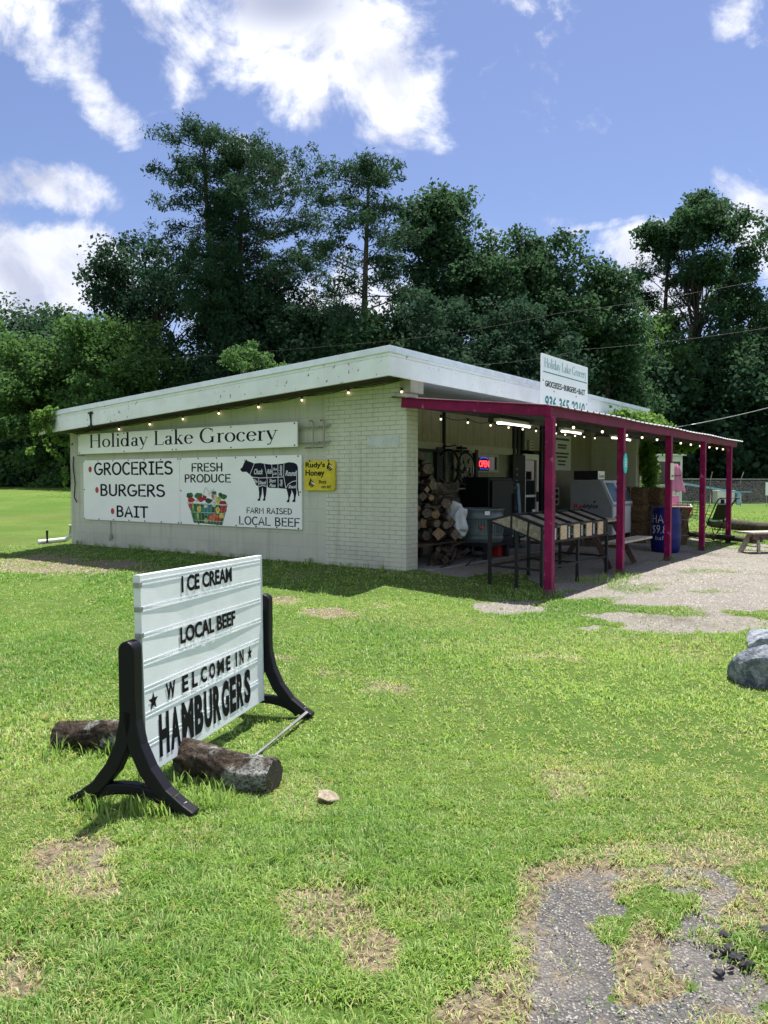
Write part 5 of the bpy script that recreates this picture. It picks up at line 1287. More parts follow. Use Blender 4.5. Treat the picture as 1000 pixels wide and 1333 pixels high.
# hay bales
def bale(label, u_, v_, z_, rz, sz, group='hay bales under the canopy'):
    g = np.random.default_rng(int(u_ * 100 + z_ * 10)); bm = bmesh.new(); bmesh.ops.create_cube(bm, size=1)
    bmesh.ops.subdivide_edges(bm, edges=bm.edges[:], cuts=9, use_grid_fill=True)
    for q in bm.verts:
        p = q.co; r = 1 - .07 * max(0, abs(p.x) * 2 - .7) - .10 * (abs(p.y) * 2) ** 6 * (abs(p.z) * 2) ** 6
        q.co = (p.x * sz[0] + g.normal(0, .008), p.y * sz[1] * r + g.normal(0, .010), p.z * sz[2] * r + g.normal(0, .010))
    me = bpy.data.meshes.new('hay_bale'); bm.to_mesh(me); bm.free(); me.materials.append(M['hay'])
    root = thing('hay_bale', label, 'hay bale', Wd(u_, v_, z_), B + rz, group); link('hay', me, root).location = (0, 0, sz[2] / 2)
    for x in (-.2, .2):
        b = MB(); hx, hy = sz[1] / 2 + .006, sz[2] / 2 + .006; b.tube([(x * sz[0] * 1.1, -hx, -hy + sz[2] / 2), (x * sz[0] * 1.1, -hx, hy + sz[2] / 2), (x * sz[0] * 1.1, hx, hy + sz[2] / 2), (x * sz[0] * 1.1, hx, -hy + sz[2] / 2), (x * sz[0] * 1.1, -hx, -hy + sz[2] / 2)], .005, 4); b.build('twine', M['whited'], root)
    # loose straw
    n = 900; V = []; Fc = []
    for i in range(n):
        f = g.integers(0, 3); s_ = g.choice([-1, 1]); p = g.uniform(-.5, .5, 3); p[f] = .5 * s_; p = p * np.array(sz) + (0, 0, sz[2] / 2); d = g.normal(size=3) * .06; d[f] = abs(d[f]) * s_ * .6; w_ = g.normal(size=3) * .004
        k = len(V); V += [p - w_, p + w_, p + d]; Fc.append((k, k + 1, k + 2))
    b = MB(); b.add(V, Fc); b.build('loose_straw', M['hay'], root, recalc=False)
    return root
BS = (.95, .46, .40)
bale('light hay bale on top of the stack with its end towards the gravel lot', 9.35, -.55, ZF + .72, pi / 2, BS)
bale('shaded hay bale on top of the stack behind the light one', 8.85, -.30, ZF + .72, pi / 2, BS)
bale('dark hay bale in the lower stack next to the blue barrel', 9.20, -.60, ZF - .02, pi / 2, (.95, .46, .37)); bale('dark hay bale in the middle of the stack under the light bale', 9.20, -.60, ZF + .355, pi / 2, (.95, .46, .37))
bale('dark lower hay bale at the house side of the stack', 8.72, -.35, ZF - .02, pi / 2, (.95, .46, .37)); bale('dark middle hay bale at the house side of the stack', 8.72, -.35, ZF + .355, pi / 2, (.95, .46, .37))
p = gp(884, 711); root = bale('hay bale standing on its end right of the blue barrel', 7.5, -1.72, 0, 0, (.80, .40, .30), None); root.rotation_euler = (0, pi / 2, radians(20)); root.location = (p[0] - .10, p[1] + .2, tz(p[0], p[1]) + .39)
# blue barrel
br = bthing('blue_barrel', 'blue plastic barrel with hay and price chalked in white beside the third post', 'barrel', 6.86, -1.80, tz(*Wd(6.86, -1.8)[:2]))
b = MB(); b.lathe([(0, 0), (.245, 0), (.262, .02), (.285, .12), (.292, .26), (.300, .28), (.300, .31), (.292, .33), (.292, .55), (.300, .57), (.300, .60), (.290, .62), (.28, .80), (.262, .86), (.27, .875), (.27, .90), (.25, .90), (.245, .86), (0, .85)], 36); b.build('drum', M['bluep'], br)
view = atan2(-(Wd(6.86, -1.8)[1]), -(Wd(6.86, -1.8)[0])) - B        # the writing faces the lawn
for tx, w_, z0, h_, da in (('HAY', .36, .60, .17, .34), ('$9.85', .40, .37, .19, .30), ('bale', .24, .26, .08, .30)):
    v_, f_ = fit(ftext(tx, 1, 1, -.012, .1), -w_ / 2, w_ / 2, 0, h_) if tx != 'HAY' else fit(hand('HAY', .085), -w_ / 2, w_ / 2, 0, h_)
    b = MB(); b.add([(.304 * cos(view - da + p[0] / .30), .304 * sin(view - da + p[0] / .30), z0 + p[1]) for p in v_], f_); b.build('lettering', M['whited'], br, recalc=False)
# plates on the posts
nt = bthing('round_plate', 'turquoise oval plate on the second canopy post', 'plate', 2.61, PV - .056, 1.72)
b = MB(); b.prism(disc(0, 0, .085, 28, .155)[0], -.012, 0, 1); b.build('plate', M['cyan'], nt)
b = MB()
for k in range(5): b.flat([(-.035, .06 - k * .028), (.035, .06 - k * .028), (.035, .072 - k * .028), (-.035, .072 - k * .028)], [(0, 1, 2, 3)], -.0128)
b.build('lettering', M['white'], nt, recalc=False)
nt = bthing('post_card', 'cream payment card sign on the third canopy post', 'card', 5.20, PV - .056, 1.62)
b = MB(); b.box((0, 0, 0), (.21, .012, .30)); b.build('card', M['paper'], nt)
b = MB()
for k, w_ in enumerate((.08, .07)): b.flat([(-w_, -.10 + k * .024), (w_, -.10 + k * .024), (w_, -.086 + k * .024), (-w_, -.086 + k * .024)], [(0, 1, 2, 3)], -.0068)
b.build('lettering', M['ink'], nt, recalc=False)
# red wheelbarrow beyond the barrel
p = gp(883, 700); wb = thing('wheelbarrow', 'red steel wheelbarrow with pale rim beyond the standing hay bale', 'wheelbarrow', (*p[:2], tz(*p[:2])), radians(72))
b = MB(); T = [(-.42, -.30, .74), (.46, -.30, .78), (.46, .30, .78), (-.42, .30, .74), (-.26, -.19, .42), (.20, -.19, .42), (.20, .19, .42), (-.26, .19, .42)]
b.add(T, [(4, 5, 6, 7), (0, 1, 5, 4), (1, 2, 6, 5), (2, 3, 7, 6), (3, 0, 4, 7)]); o = b.build('tray', M['redm'], wb); md = o.modifiers.new('t', 'SOLIDIFY'); md.thickness = .012
b = MB(); b.tube([T[0], T[1], T[2], T[3], T[0]], .016, 6); b.build('rim', M['whited'], wb)
for s_ in (-1, 1):
    b = MB(); b.bar((.55, s_ * .06, .20), (-.95, s_ * .27, .58), .035, .04); b.build('handle', M['wood'], wb)
    b = MB(); b.tube([(-.2, s_ * .2, .40), (-.35, s_ * .24, .0), (-.22, s_ * .22, .0)], .014, 6); b.build('leg', M['blackm'], wb)
b = MB(); b.torus((.55, 0, .19), .15, .045, (0, 1, 0), 22, 8); w_ = b.build('wheel', M['rubber'], wb); b = MB(); b.cyl((.55, -.03, .19), (.55, .03, .19), .10, 14); b.build('rim', M['redm'], w_)
# shopping cart
ca0, cb0 = gp(897, 699), gp(936, 704); cdir = (cb0 - ca0); cl = np.linalg.norm(cdir[:2])
cc = (ca0 + cb0) / 2; ct = thing('shopping_cart', 'black shopping cart with green wire basket parked between the last posts', 'shopping cart', (cc[0], cc[1], tz(cc[0], cc[1])), atan2(cdir[1], cdir[0]) + .15)
hl = cl / 2 * .96
def bask(x, y, z): return (x, y, z)
b = MB(); r_ = .008
bk0 = [(-hl - .05, .56), (-hl - .06, .90)]; fr0 = [(hl - .16, .42), (hl + .10, .88)]
for y in (-.26, .26):
    for k in range(6):
        f = k / 5; b.tube([(-hl - .05 - .01 * f, y * (.85 + .15 * f), .56 + .34 * f), (hl - .20 + .28 * f, y * (.9 + .1 * f), .44 + .44 * f)], r_ * (1.6 if k in (0, 5) else 1), 5)
    for k in range(8):
        f = k / 7; b.tube([(-hl - .05 + (2 * hl - .15) * f, y * .87, .56 - .12 * f), (-hl - .06 + (2 * hl + .12) * f, y, .90 - .02 * f)], r_ * .8, 4)
for k in range(6):
    f = k / 5; b.tube([(-hl - .05 - .01 * f, -.24, .56 + .34 * f), (-hl - .05 - .01 * f, .24, .56 + .34 * f)], r_, 4)
for k in range(7):
    y = -.22 + k * .073; b.tube([(-hl - .05, y, .56), (hl - .2, y, .44)], r_ * .8, 4); b.tube([(-hl - .05, y, .56), (-hl - .06, y, .90)], r_ * .8, 4)
b.build('basket', M['cgreen'], ct)
b = MB()
for y in (-.25, .25):
    b.tube([(hl - .22, y * .9, .44), (hl + .08, y, .90), (hl + .16, y, 1.0), (hl + .26, y, 1.02)], .016, 6); b.tube([(-hl, y * .8, .12), (hl, y * .95, .14), (hl - .14, y * .9, .46)], .014, 6); b.tube([(hl - .16, y * .9, .46), (hl - .42, y * .9, .13)], .016, 6)
b.build('chassis', M['blackm'], ct)
b = MB(); b.add([(hl - .16, -.16, .50), (hl + .07, -.2, .88), (hl + .07, .2, .88), (hl - .16, .16, .50)], [(0, 1, 2, 3)]); o = b.build('child_seat_flap', M['blackp'], ct, recalc=False); md = o.modifiers.new('t', 'SOLIDIFY'); md.thickness = .03
b = MB(); b.tube([(hl + .26, -.27, 1.02), (hl + .26, .27, 1.02)], .018, 8); b.build('handle', M['blackp'], ct)
b = MB(); b.box((hl - .28, .26, .86), (.10, .03, .24)); b.build('side_plate', M['blackp'], ct)
for (x, y) in ((-hl, -.2), (-hl, .2), (hl, -.24), (hl, .24)):
    b = MB(); b.torus((x, y, .062), .045, .018, (0, 1, 0), 16, 7); w_ = b.build('wheel', M['rubber'], ct); b = MB(); b.box((x, y, .10), (.05, .05, .07)); b.build('fork', M['steel'], w_)
# long barrier logs at the back of the lot
def barrier(label, a, c, r_, seed):
    return rough_log('barrier_log', label, a, c, r_, 'barkd', seed, 'log', 'barrier logs', 12, 30, .06)
def gq(px, py, zz):
    p = gp(px, py, zz); p[2] = zz; return p
barrier('thin barrier log lying at the near edge of the back lawn behind the cart', gq(884, 693, .12), gq(985, 705, .12), .065, 41)
barrier('thick barrier log lying farther back on the lawn behind the last post', gq(923, 680, .20), gq(1040, 690, .20), .14, 42)

# ------------------------------------------------------------------ beyond: shed, umbrella, fence, pole frame
p = dp(855, 640, 36); zl = tz(p[0], p[1])
sh = thing('white_trailer', 'white trailer kiosk with a dark serving window behind the vine covered corner', 'trailer', (p[0], p[1], zl), radians(8))
b = MB()
b.box((0, 0, .75), (1.3, 2.2, 1.05)); b.box((0, 0, 2.45), (1.3, 2.2, .26)); b.box((-.62, 0, 1.8), (.06, 2.2, 1.05)); b.box((.60, 0, 1.8), (.10, 2.2, 1.05)); b.box((0, 1.07, 1.8), (1.3, .06, 1.05)); b.build('body', M['whited'], sh, bevel=.01)
b = MB(); b.box((0, -1.06, 1.8), (1.14, .02, 1.05)); b.build('serving_window', M['pane'], sh)
b = MB(); b.box((0, -1.25, 1.27), (1.25, .36, .04)); b.build('counter', M['whited'], sh)
b = MB(); b.box((0, -.05, 2.62), (1.45, 2.5, .07)); b.build('roof', M['whited'], sh)
for x in (-.5, .5):
    b = MB(); b.torus((x, -1.0, .24), .18, .07, (0, 1, 0), 18, 8); b.build('wheel', M['rubber'], sh)
p = dp(880, 640, 30.5); zl = tz(p[0], p[1]); um = thing('closed_umbrella', 'closed pink patio umbrella with a dark tie beyond the third post', 'umbrella', (p[0], p[1], zl), 0)
b = MB(); b.cyl((0, 0, 0), (0, 0, 2.15), .025, 8); b.build('pole', M['steel'], um)
V = []; Fc = []; n = 28
for i, (r_, z_) in enumerate(((.03, 2.12), (.12, 2.0), (.19, 1.72), (.17, 1.62), (.24, 1.35), (.30, 1.05))):
    V += [(r_ * (1 + .25 * sin(7 * 2 * pi * k / n)) * cos(2 * pi * k / n), r_ * (1 + .25 * sin(7 * 2 * pi * k / n)) * sin(2 * pi * k / n), z_ - .05 * (i == 5) * sin(7 * 2 * pi * k / n)) for k in range(n)]
Fc = [(i * n + k, i * n + (k + 1) % n, (i + 1) * n + (k + 1) % n, (i + 1) * n + k) for i in range(5) for k in range(n)]
b = MB(); b.add(V, Fc, True); b.build('canvas', M['pink'], um, recalc=False)
b = MB(); b.torus((0, 0, 1.66), .20, .018, (0, 0, 1), 20, 6); b.build('tie', M['dframe'], um)
p = dp(884, 640, 29.5); zl = tz(p[0], p[1]); ch = thing('red_chair', 'small red garden chair under the closed pink umbrella', 'chair', (p[0], p[1], zl), .4)
b = MB(); b.box((0, 0, .45), (.5, .48, .03), bev=.005); b.build('seat', M['pink'], ch)
b = MB(); b.box((0, .24, .72), (.5, .03, .34), rotm(-.15, 0, 0), bev=.005); b.build('backrest', M['pink'], ch)
for (x, y) in ((-.22, -.2), (.22, -.2), (-.22, .2), (.22, .2)):
    b = MB(); b.box((x, y, .22), (.04, .04, .44)); b.build('leg', M['pink'], ch)
# chain-link fence
fa, fb = dp(838, 650, 41), dp(1130, 650, 52); fd = fb - fa; fl = np.linalg.norm(fd[:2]); fx = fd[:2] / fl
fn = thing('chain_link_fence', 'grey chain link fence with angled post tops along the back lawn', 'fence', (fa[0], fa[1], 0), atan2(fx[1], fx[0]))
FH = 1.55; npst = int(fl / 2.6)
for k in range(npst + 1):
    x = k * fl / npst; zz = tz(fa[0] + fx[0] * x, fa[1] + fx[1] * x)
    b = MB(); b.tube([(x, 0, zz - .2), (x, 0, zz + FH), (x + (.18 if k % 2 else .08), -.05, zz + FH + .42)], .028, 6); b.build('post', M['steel'], fn)
b = MB(); b.tube([(x, 0, tz(fa[0] + fx[0] * x, fa[1] + fx[1] * x) + FH) for x in np.linspace(0, fl, 12)], .022, 6); b.build('top_rail', M['steel'], fn)
V = []; Fc = []
for k in range(int((fl + FH) / .11)):
    for s_ in (-1, 1):
        x0 = k * .11 - (FH if s_ > 0 else 0); z0, z1 = .02, FH; xa, xb = (x0, x0 + FH) if s_ > 0 else (x0, x0 - FH)
        pa, pb = np.array([xa, s_ * .004, z0]), np.array([xb, s_ * .004, z1])
        lo, hi = 0.0, 1.0
        for (lim, sg) in ((0, 1), (fl, -1)):
            da, db = sg * (pa[0] - lim), sg * (pb[0] - lim)
            if da < 0 and db < 0: lo, hi = 1, 0
            elif da < 0: lo = max(lo, da / (da - db))
            elif db < 0: hi = min(hi, da / (da - db))
        if hi <= lo: continue
        p0, p1 = pa + (pb - pa) * lo, pa + (pb - pa) * hi
        d, x_, y_ = frame_of(p1 - p0); q = len(V)
        for e in (p0, p1):
            for a in (0, 2.1, 4.2): V.append(e + .0019 * (x_ * cos(a) + y_ * sin(a)))
        Fc += [(q, q + 1, q + 4, q + 3), (q + 1, q + 2, q + 5, q + 4), (q + 2, q, q + 3, q + 5)]
b = MB(); b.add(V, Fc); b.build('wire_mesh', M['steel'], fn, recalc=False)
# light blue pole frame and white bin behind the fence
a = dp(880, 628, 43); c = dp(962, 641, 47); zl = tz(a[0], a[1])
pf = thing('blue_pole_frame', 'light blue pole frame sloping behind the chain link fence', 'pole frame', (c[0], c[1], 0), 0)
A0 = a - np.array([c[0], c[1], 0]); C0 = np.array([0, 0, c[2]])
b = MB(); b.bar(A0, C0, .10, .10); b.build('long_pole', M['ltblue'], pf)
b = MB(); b.box((0, 0, c[2] / 2), (.22, .12, c[2])); b.build('leg', M['ltblue'], pf)
b = MB(); b.box((A0[0], A0[1], a[2] / 2), (.12, .12, a[2])); b.build('leg', M['ltblue'], pf)
b = MB(); b.bar(C0 + (-.3, 0, .03), C0 + (.75, 0, .03), .10, .06); b.build('end_bar', M['ltblue'], pf)
p = dp(942, 655, 49); zl = tz(p[0], p[1]); wb = thing('white_chest', 'pale chest freezer standing on the lawn behind the fence', 'chest', (p[0], p[1], zl), .1)
b = MB(); b.box((0, 0, .42), (1.15, .6, .72), bev=.02); b.build('chest', M['whited'], wb); b = MB(); b.box((0, 0, .82), (1.19, .64, .08), bev=.015); b.build('lid', M['whited'], wb)
p = dp(1003, 655, 44); zl = tz(p[0], p[1]); wb = thing('yard_sign', 'small white yard sign at the fence on the right edge', 'sign', (p[0], p[1], zl), -.1)
b = MB(); b.box((0, 0, 1.0), (.55, .02, .75)); b.build('panel', M['white'], wb)
for x in (-.2, .2):
    b = MB(); b.box((x, 0, .32), (.03, .03, .64)); b.build('stake', M['steel'], wb)
# white downspout lying at the rear corner, and the steel stake
p0, p1 = gp(92, 702, .12), gp(52, 704, .12); base = np.array([p0[0], p0[1], tz(p0[0], p0[1])]); ds = thing('downspout', 'white downspout elbow lying along the grass at the rear corner of the store', 'downspout', base, 0)
b = MB(); q = p1 - p0; b.tube([(0.05, -.1, .42), (0.03, -.10, .16), np.array([q[0] * .12, q[1] * .12 - .1, .09]), np.array([q[0], q[1] - .1, .06])], .055, 10); b.build('pipe', M['whited'], ds)
p = gp(64, 704, .12); sk = thing('steel_stake', 'short dark steel stake standing in the grass by the downspout', 'stake', (p[0], p[1] - .1, tz(p[0], p[1])), 0)
b = MB(); b.cyl((0, 0, -.1), (0, 0, .32), .028, 8); b.build('rod', M['blackm'], sk); b = MB(); b.box((0, 0, .02), (.14, .14, .04)); b.build('foot_plate', M['blackm'], sk)

# ------------------------------------------------------------------ overhead wires
def wire(label, pts, r=.014):
    P = [np.array(p) for p in pts]; full = []
    for i in range(len(P) - 1): full += sag(P[i], P[i + 1], 10, .12)[: -1 if i < len(P) - 2 else None]
    o0 = P[0]; b = MB(); b.tube([p - o0 for p in full], r, 5); t_ = thing('overhead_wire', label, 'overhead wire', tuple(o0)); b.build('cable', M['wire'] if r < .011 else M['steel'], t_)
wire('thin overhead wire, highest of those crossing the trees', [dp(-60, 480, 33), dp(483, 446, 30), dp(725, 408, 29), dp(1080, 346, 26)], .006)
wire('thin overhead wire passing just above the roof sign', [dp(150, 570, 33), dp(610, 475, 30), dp(758, 455, 29), dp(1080, 413, 26)], .006)
wire('pale service cable dropping to the right end of the canopy', [dp(882, 556, 21), dp(1100, 500, 26)], .012)

# ------------------------------------------------------------------ trees
def leaves(centres, radii, n, size, seed, flat_=.75, asp=.7, tintc=None, droop=0.0):
    """n leaf-sized quads scattered round every centre; returns verts, faces, tint"""
    g = np.random.default_rng(seed); C_ = np.repeat(np.asarray(centres, float), n, 0); R_ = np.repeat(np.asarray(radii, float), n)
    N = len(C_); d = g.normal(size=(N, 3)); d /= np.linalg.norm(d, axis=1)[:, None]
    rad = R_ * g.uniform(.15, 1, N) ** .6
    P = C_ + d * rad[:, None] * np.array([1, 1, flat_]); P[:, 2] -= droop * g.random(N) * R_
    nr = g.normal(size=(N, 3)) + d * .6 + np.array([0, 0, .5]); nr /= np.linalg.norm(nr, axis=1)[:, None]
    t = np.cross(nr, g.normal(size=(N, 3))); t /= np.linalg.norm(t, axis=1)[:, None] + 1e-9; bt = np.cross(nr, t)
    s = (size * np.clip(np.exp(g.normal(-.15, .38, N)), .35, 1.6))[:, None]
    V = np.stack([P - t * s * .5, P + bt * s * asp * .5, P + t * s * .5, P - bt * s * asp * .5], 1).reshape(-1, 3)
    tc_ = np.repeat(tintc if tintc is not None else g.random(len(centres)), n)
    tint = np.clip(.45 * tc_ + .55 * g.random(N), 0, 1)
    return V, np.arange(N * 4).reshape(-1, 4), np.repeat(tint, 4)
def limbs(b, a, c, r0, r1, g, wob=.08, n=5):
    a = np.array(a, float); c = np.array(c, float); L_ = np.linalg.norm(c - a); w1 = g.normal(size=3) * wob * L_
    b.tube([a + (c - a) * i / n + w1 * sin(pi * i / n) * .6 for i in range(n + 1)], [r0 + (r1 - r0) * i / n for i in range(n + 1)], 6, cap=False)
def pine(label, px, pytop, d, spread, cb, seed, lean=0.0, dens=1.0, m='needle', group=None, name='pine_tree', asym=0.0):
    """px, pytop, d: where the top shows and how far off it stands; spread: crown radius (m); cb: height share where the crown starts"""
    g = np.random.default_rng(seed); T = dp(px, pytop, d); x0, y0 = T[0] - lean, T[1]; z0 = tz(x0, y0); Ht = T[2] - z0
    root = thing(name, label, 'tree', (x0, y0, z0), 0, group)
    tr = [np.array([lean * (t ** 1.3) + .18 * sin(4 * t + seed), .15 * sin(3 * t), Ht * t - .3 * (t == 0)]) for t in np.linspace(0, .97, 12)]
    at = lambda t: np.array([np.interp(t, np.linspace(0, .97, 12), [p[k] for p in tr]) for k in range(3)])
    r0 = .016 * Ht; b = MB(); b.tube(tr, [r0 * (1 - .85 * t) + .02 for t in np.linspace(0, 1, 12)], 10); C_ = []; R_ = []
    nl = int(46 * dens)
    for i in range(nl):
        t = cb + (1 - cb) * ((i + g.random()) / nl) ** .9; f = (t - cb) / (1 - cb)
        prof = (.62 + .38 * f / .4) if f < .4 else sqrt(max(.05, 1 - ((f - .4) / .62) ** 2))
        a = i * 2.4 + g.uniform(-.5, .5); L_ = spread * prof * g.uniform(.55, 1.12) * (1 + asym * cos(a)); p = at(t)
        up = g.uniform(-.12, .42) + .10 * f; e = p + np.array([cos(a) * L_, sin(a) * L_, L_ * up]); e[2] = min(e[2], Ht * .985 - .09 * L_ ** 1.6)
        limbs(b, p, e, .02 + .05 * (1 - f) * r0 / .3, .012, g, .06)
        for s_ in range(int(4 + L_ * 2.3)):
            q = .40 + .66 * g.random() ** .8; c = p + (e - p) * q + g.normal(size=3) * np.array([.45, .45, .30]) * (.30 + .20 * L_); c[2] = min(c[2], Ht * .99 - .2); C_.append(c); R_.append(g.uniform(.30, .72))
            if g.random() < .5: limbs(b, p + (e - p) * max(.1, q - .2), c, .014, .006, g, .03, 2)
    for s_ in range(14): C_.append(at(.97) + g.normal(size=3) * np.array([.32, .3, .10]) * spread * .55 + np.array([0, 0, -.35])); R_.append(.55)
    b.build('trunk', M['barkd'], root, recalc=False)
    V, Fc, ti = leaves(C_, R_, 74, .20, seed + 1, .72, .34)
    link('crown', mesh_np('crown', V, Fc, M[m], dict(tint=ti)), root); return root
def leafy(label, px, pytop, d, rx, cbz, seed, m='leaf_mid', n=190, lsize=.22, per=92, cr=(.6, 1.15), name='broadleaf_tree', group=None, shape=1.0, trunk=True, cat='tree', gap=.36, zbase=None):
    """broad crown: rx radius (m), cbz height of the crown's base above ground"""
    g = np.random.default_rng(seed); T = dp(px, pytop, d); x0, y0 = T[0], T[1]; z0 = tz(x0, y0) if zbase is None else zbase; Ht = T[2] - z0
    root = thing(name, label, cat, (x0, y0, z0), 0, group); cz = (Ht + cbz) / 2; rz = (Ht - cbz) / 2
    lob = []; lr = []
    sc_ = d / 44; cr = (cr[0] * sc_, cr[1] * sc_); lsize *= sc_ ** .6; n = int(n * 1.35)
    for k in range(20):                               # lobes spread over the crown, some forced to its top and skirt
        a = k * 2.4 + g.uniform(-.4, .4); zz = (-.62, .55, .05, -.3, .68, .3, -.55, .45, -.1, .62, -.65, .15, .8, -.4, .4, .0, .72, -.2, .25, .5)[k] + g.uniform(-.08, .08); w_ = sqrt(max(0, 1 - zz * zz)) * g.uniform(.45, .80)
        lob.append(np.array([cos(a) * w_ * rx, sin(a) * w_ * rx * .8, cz + zz * rz])); lr.append(g.uniform(.28, .44))
    lob.append(np.array([g.uniform(-.15, .15) * rx, 0, Ht - rz * .30])); lr.append(.38)
    C_ = []; R_ = []; tries = 0
    while len(C_) < n and tries < n * 40:
        tries += 1; k = g.integers(0, 21); u_ = g.normal(size=3); u_ /= np.linalg.norm(u_); q = g.uniform(.45, 1.0) ** .5
        c = lob[k] + u_ * q * lr[k] * np.array([rx, rx, rz * shape])
        if c[2] < cbz * .8 or c[2] > Ht - .3: continue
        if vn(c[0] * 1.1 + 31, c[2] * 1.1 + seed * 3.7, .55, seed) < gap and q > .6: continue
        C_.append(c); R_.append(g.uniform(*cr))
    b = MB(); top = np.array([g.uniform(-.3, .3), 0, Ht * .72]); r0 = .014 * Ht + .03
    trp = [np.array([0, 0, -.3]), np.array([.1 * g.normal(), .1 * g.normal(), Ht * .25]), np.array([.2 * g.normal(), .2 * g.normal(), Ht * .5]), top]
    if trunk: b.tube(trp, [r0 * 1.2, r0, r0 * .75, r0 * .35], 10)
    for c in C_[::7]:
        s_ = trp[1] + (top - trp[1]) * np.clip((c[2] * .7 - trp[1][2]) / (top[2] - trp[1][2] + .01), 0, 1); limbs(b, s_, c, r0 * .28, .012, g, .07)
    if trunk or C_: b.build('trunk', M['barkd'], root, recalc=False)
    V, Fc, ti = leaves(C_, R_, per, lsize, seed + 1, .7, .75, droop=.25)
    link('crown', mesh_np('crown', V, Fc, M[m], dict(tint=ti)), root); return root

pine('tallest pine on the left with bare side limbs reaching left over the sky', 268, 158, 46, 3.5, .42, 1, -.5, .85, asym=-.25)
pine('broad dense pine just right of the tallest left pine', 318, 190, 46, 4.4, .26, 2, .3, 2.3, asym=.35)
pine('lone airy pine with a rounded top standing left of the centre of the wood', 478, 205, 42, 3.6, .34, 3, 0, 1.0)
leafy('tall airy broadleaf tree right of the lone airy pine', 578, 234, 46, 3.3, 6.0, 44, 'leaf_mid', 200, gap=.27)
leafy('mid height broadleaf tree at the centre of the wood left of the roof sign', 655, 290, 45, 3.2, 3.0, 5, 'leaf_mid', 190)
leafy('bushy broadleaf tree above the roof sign', 728, 303, 46, 3.0, 3.0, 6, 'leaf_mid', 180)
leafy('slim broadleaf tree at the right end of the middle group beside the gap of sky', 795, 336, 47, 2.1, 2.5, 7, 'leaf_mid', 110, gap=.4)
t_ = leafy('tall spreading broadleaf tree on the right with bare lower trunk', 908, 244, 60, 5.0, 12.5, 81, 'leaf_mid', 230, gap=.43, cr=(.45, .78))
pine('second bare trunked pine close left of the tall spreading right tree', 872, 288, 62, 3.2, .5, 9, .2, .7)
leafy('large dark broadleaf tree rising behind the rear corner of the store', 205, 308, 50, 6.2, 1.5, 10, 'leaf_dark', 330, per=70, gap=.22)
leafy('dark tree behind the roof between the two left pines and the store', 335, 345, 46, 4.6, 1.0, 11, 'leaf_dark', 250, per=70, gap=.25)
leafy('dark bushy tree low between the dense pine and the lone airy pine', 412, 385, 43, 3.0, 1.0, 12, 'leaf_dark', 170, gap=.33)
leafy('hazy broadleaf tree at the far left edge of the wood', 28, 390, 60, 5.2, 1.5, 13, 'leaf_mid', 230, gap=.28)
leafy('pale green tree at the far left behind the vine bush', 96, 402, 58, 3.6, 1.5, 14, 'leaf_mid', 150)
leafy('bright leaved bushy tree at the left edge of the lawn', 48, 428, 46, 4.9, -.5, 15, 'leaf_bright', 260, lsize=.21, gap=.2)
leafy('bright leaved rounded tree next to the rear corner of the store', 158, 412, 45, 4.2, -.5, 16, 'leaf_bright', 260, lsize=.20, gap=.2)
leafy('small bright green sapling peeping over the roof', 338, 436, 25, 1.5, 1.6, 17, 'leaf_bright', 90, lsize=.17, per=60, cr=(.35, .6), gap=.25)
leafy('mid green tree low in the wood behind the roof corner', 500, 395, 40, 3.2, .8, 18, 'leaf_mid', 190, gap=.30)
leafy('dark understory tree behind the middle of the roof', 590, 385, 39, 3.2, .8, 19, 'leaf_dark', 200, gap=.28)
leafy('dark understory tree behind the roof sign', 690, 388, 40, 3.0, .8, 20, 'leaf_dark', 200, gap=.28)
leafy('light green tree standing in the gap of sky left of the tall right tree', 838, 402, 57, 3.8, .2, 21, 'leaf_bright', 190, gap=.28)
leafy('dark understory tree between roof sign and canopy end', 772, 410, 50, 3.6, .6, 22, 'leaf_mid', 190, gap=.26)
leafy('leafy tree at the right edge of the wood, higher one', 1010, 382, 60, 4.6, .8, 23, 'leaf_mid', 220, gap=.28)
leafy('broad low tree right of the canopy end with sunlit leaves', 965, 425, 57, 4.6, .5, 24, 'leaf_mid', 240, gap=.25)
leafy('shady understory tree above the end of the canopy', 890, 450, 58, 4.2, .4, 25, 'leaf_dark', 210, gap=.25)
leafy('broad low tree beyond the right edge of the lawn', 1075, 430, 58, 4.6, .5, 26, 'leaf_mid', 200, gap=.25)
leafy('broad dark tree beyond the left edge of the lawn', -75, 415, 50, 5.2, .5, 27, 'leaf_dark', 240, gap=.25)
leafy('light round shrub behind the chain link fence', 984, 636, 54, 1.5, .0, 28, 'leaf_bright', 60, trunk=False, name='shrub', cat='shrub', cr=(.4, .7), per=40)
leafy('low green bush at the foot of the wood on the left lawn edge', 14, 608, 46, 1.2, .0, 29, 'leaf_bright', 50, trunk=False, name='shrub', cat='shrub', cr=(.4, .7), per=40)
# bare trunks that show low in the wood
for (px, y0_, d, hh, r_, lab) in ((896, 450, 58, 13, .34, 'dark bare trunk standing low in the wood above the canopy end'), (900, 600, 60, 14, .40, 'thick bluish trunk seen between the last posts'), (872, 600, 59, 12, .26, 'slim trunk seen behind the closed umbrella')):
    p = dp(px, y0_, d); zz = tz(p[0], p[1]); t_ = thing('tree_trunk', lab, 'trunk', (p[0], p[1], zz)); b = MB(); b.tube([(0, 0, -.2), (.1, 0, hh * .4), (-.1, 0, hh * .75), (.25, 0, hh)], [r_, r_ * .85, r_ * .7, r_ * .45], 10); b.build('trunk', M['barkd'], t_)
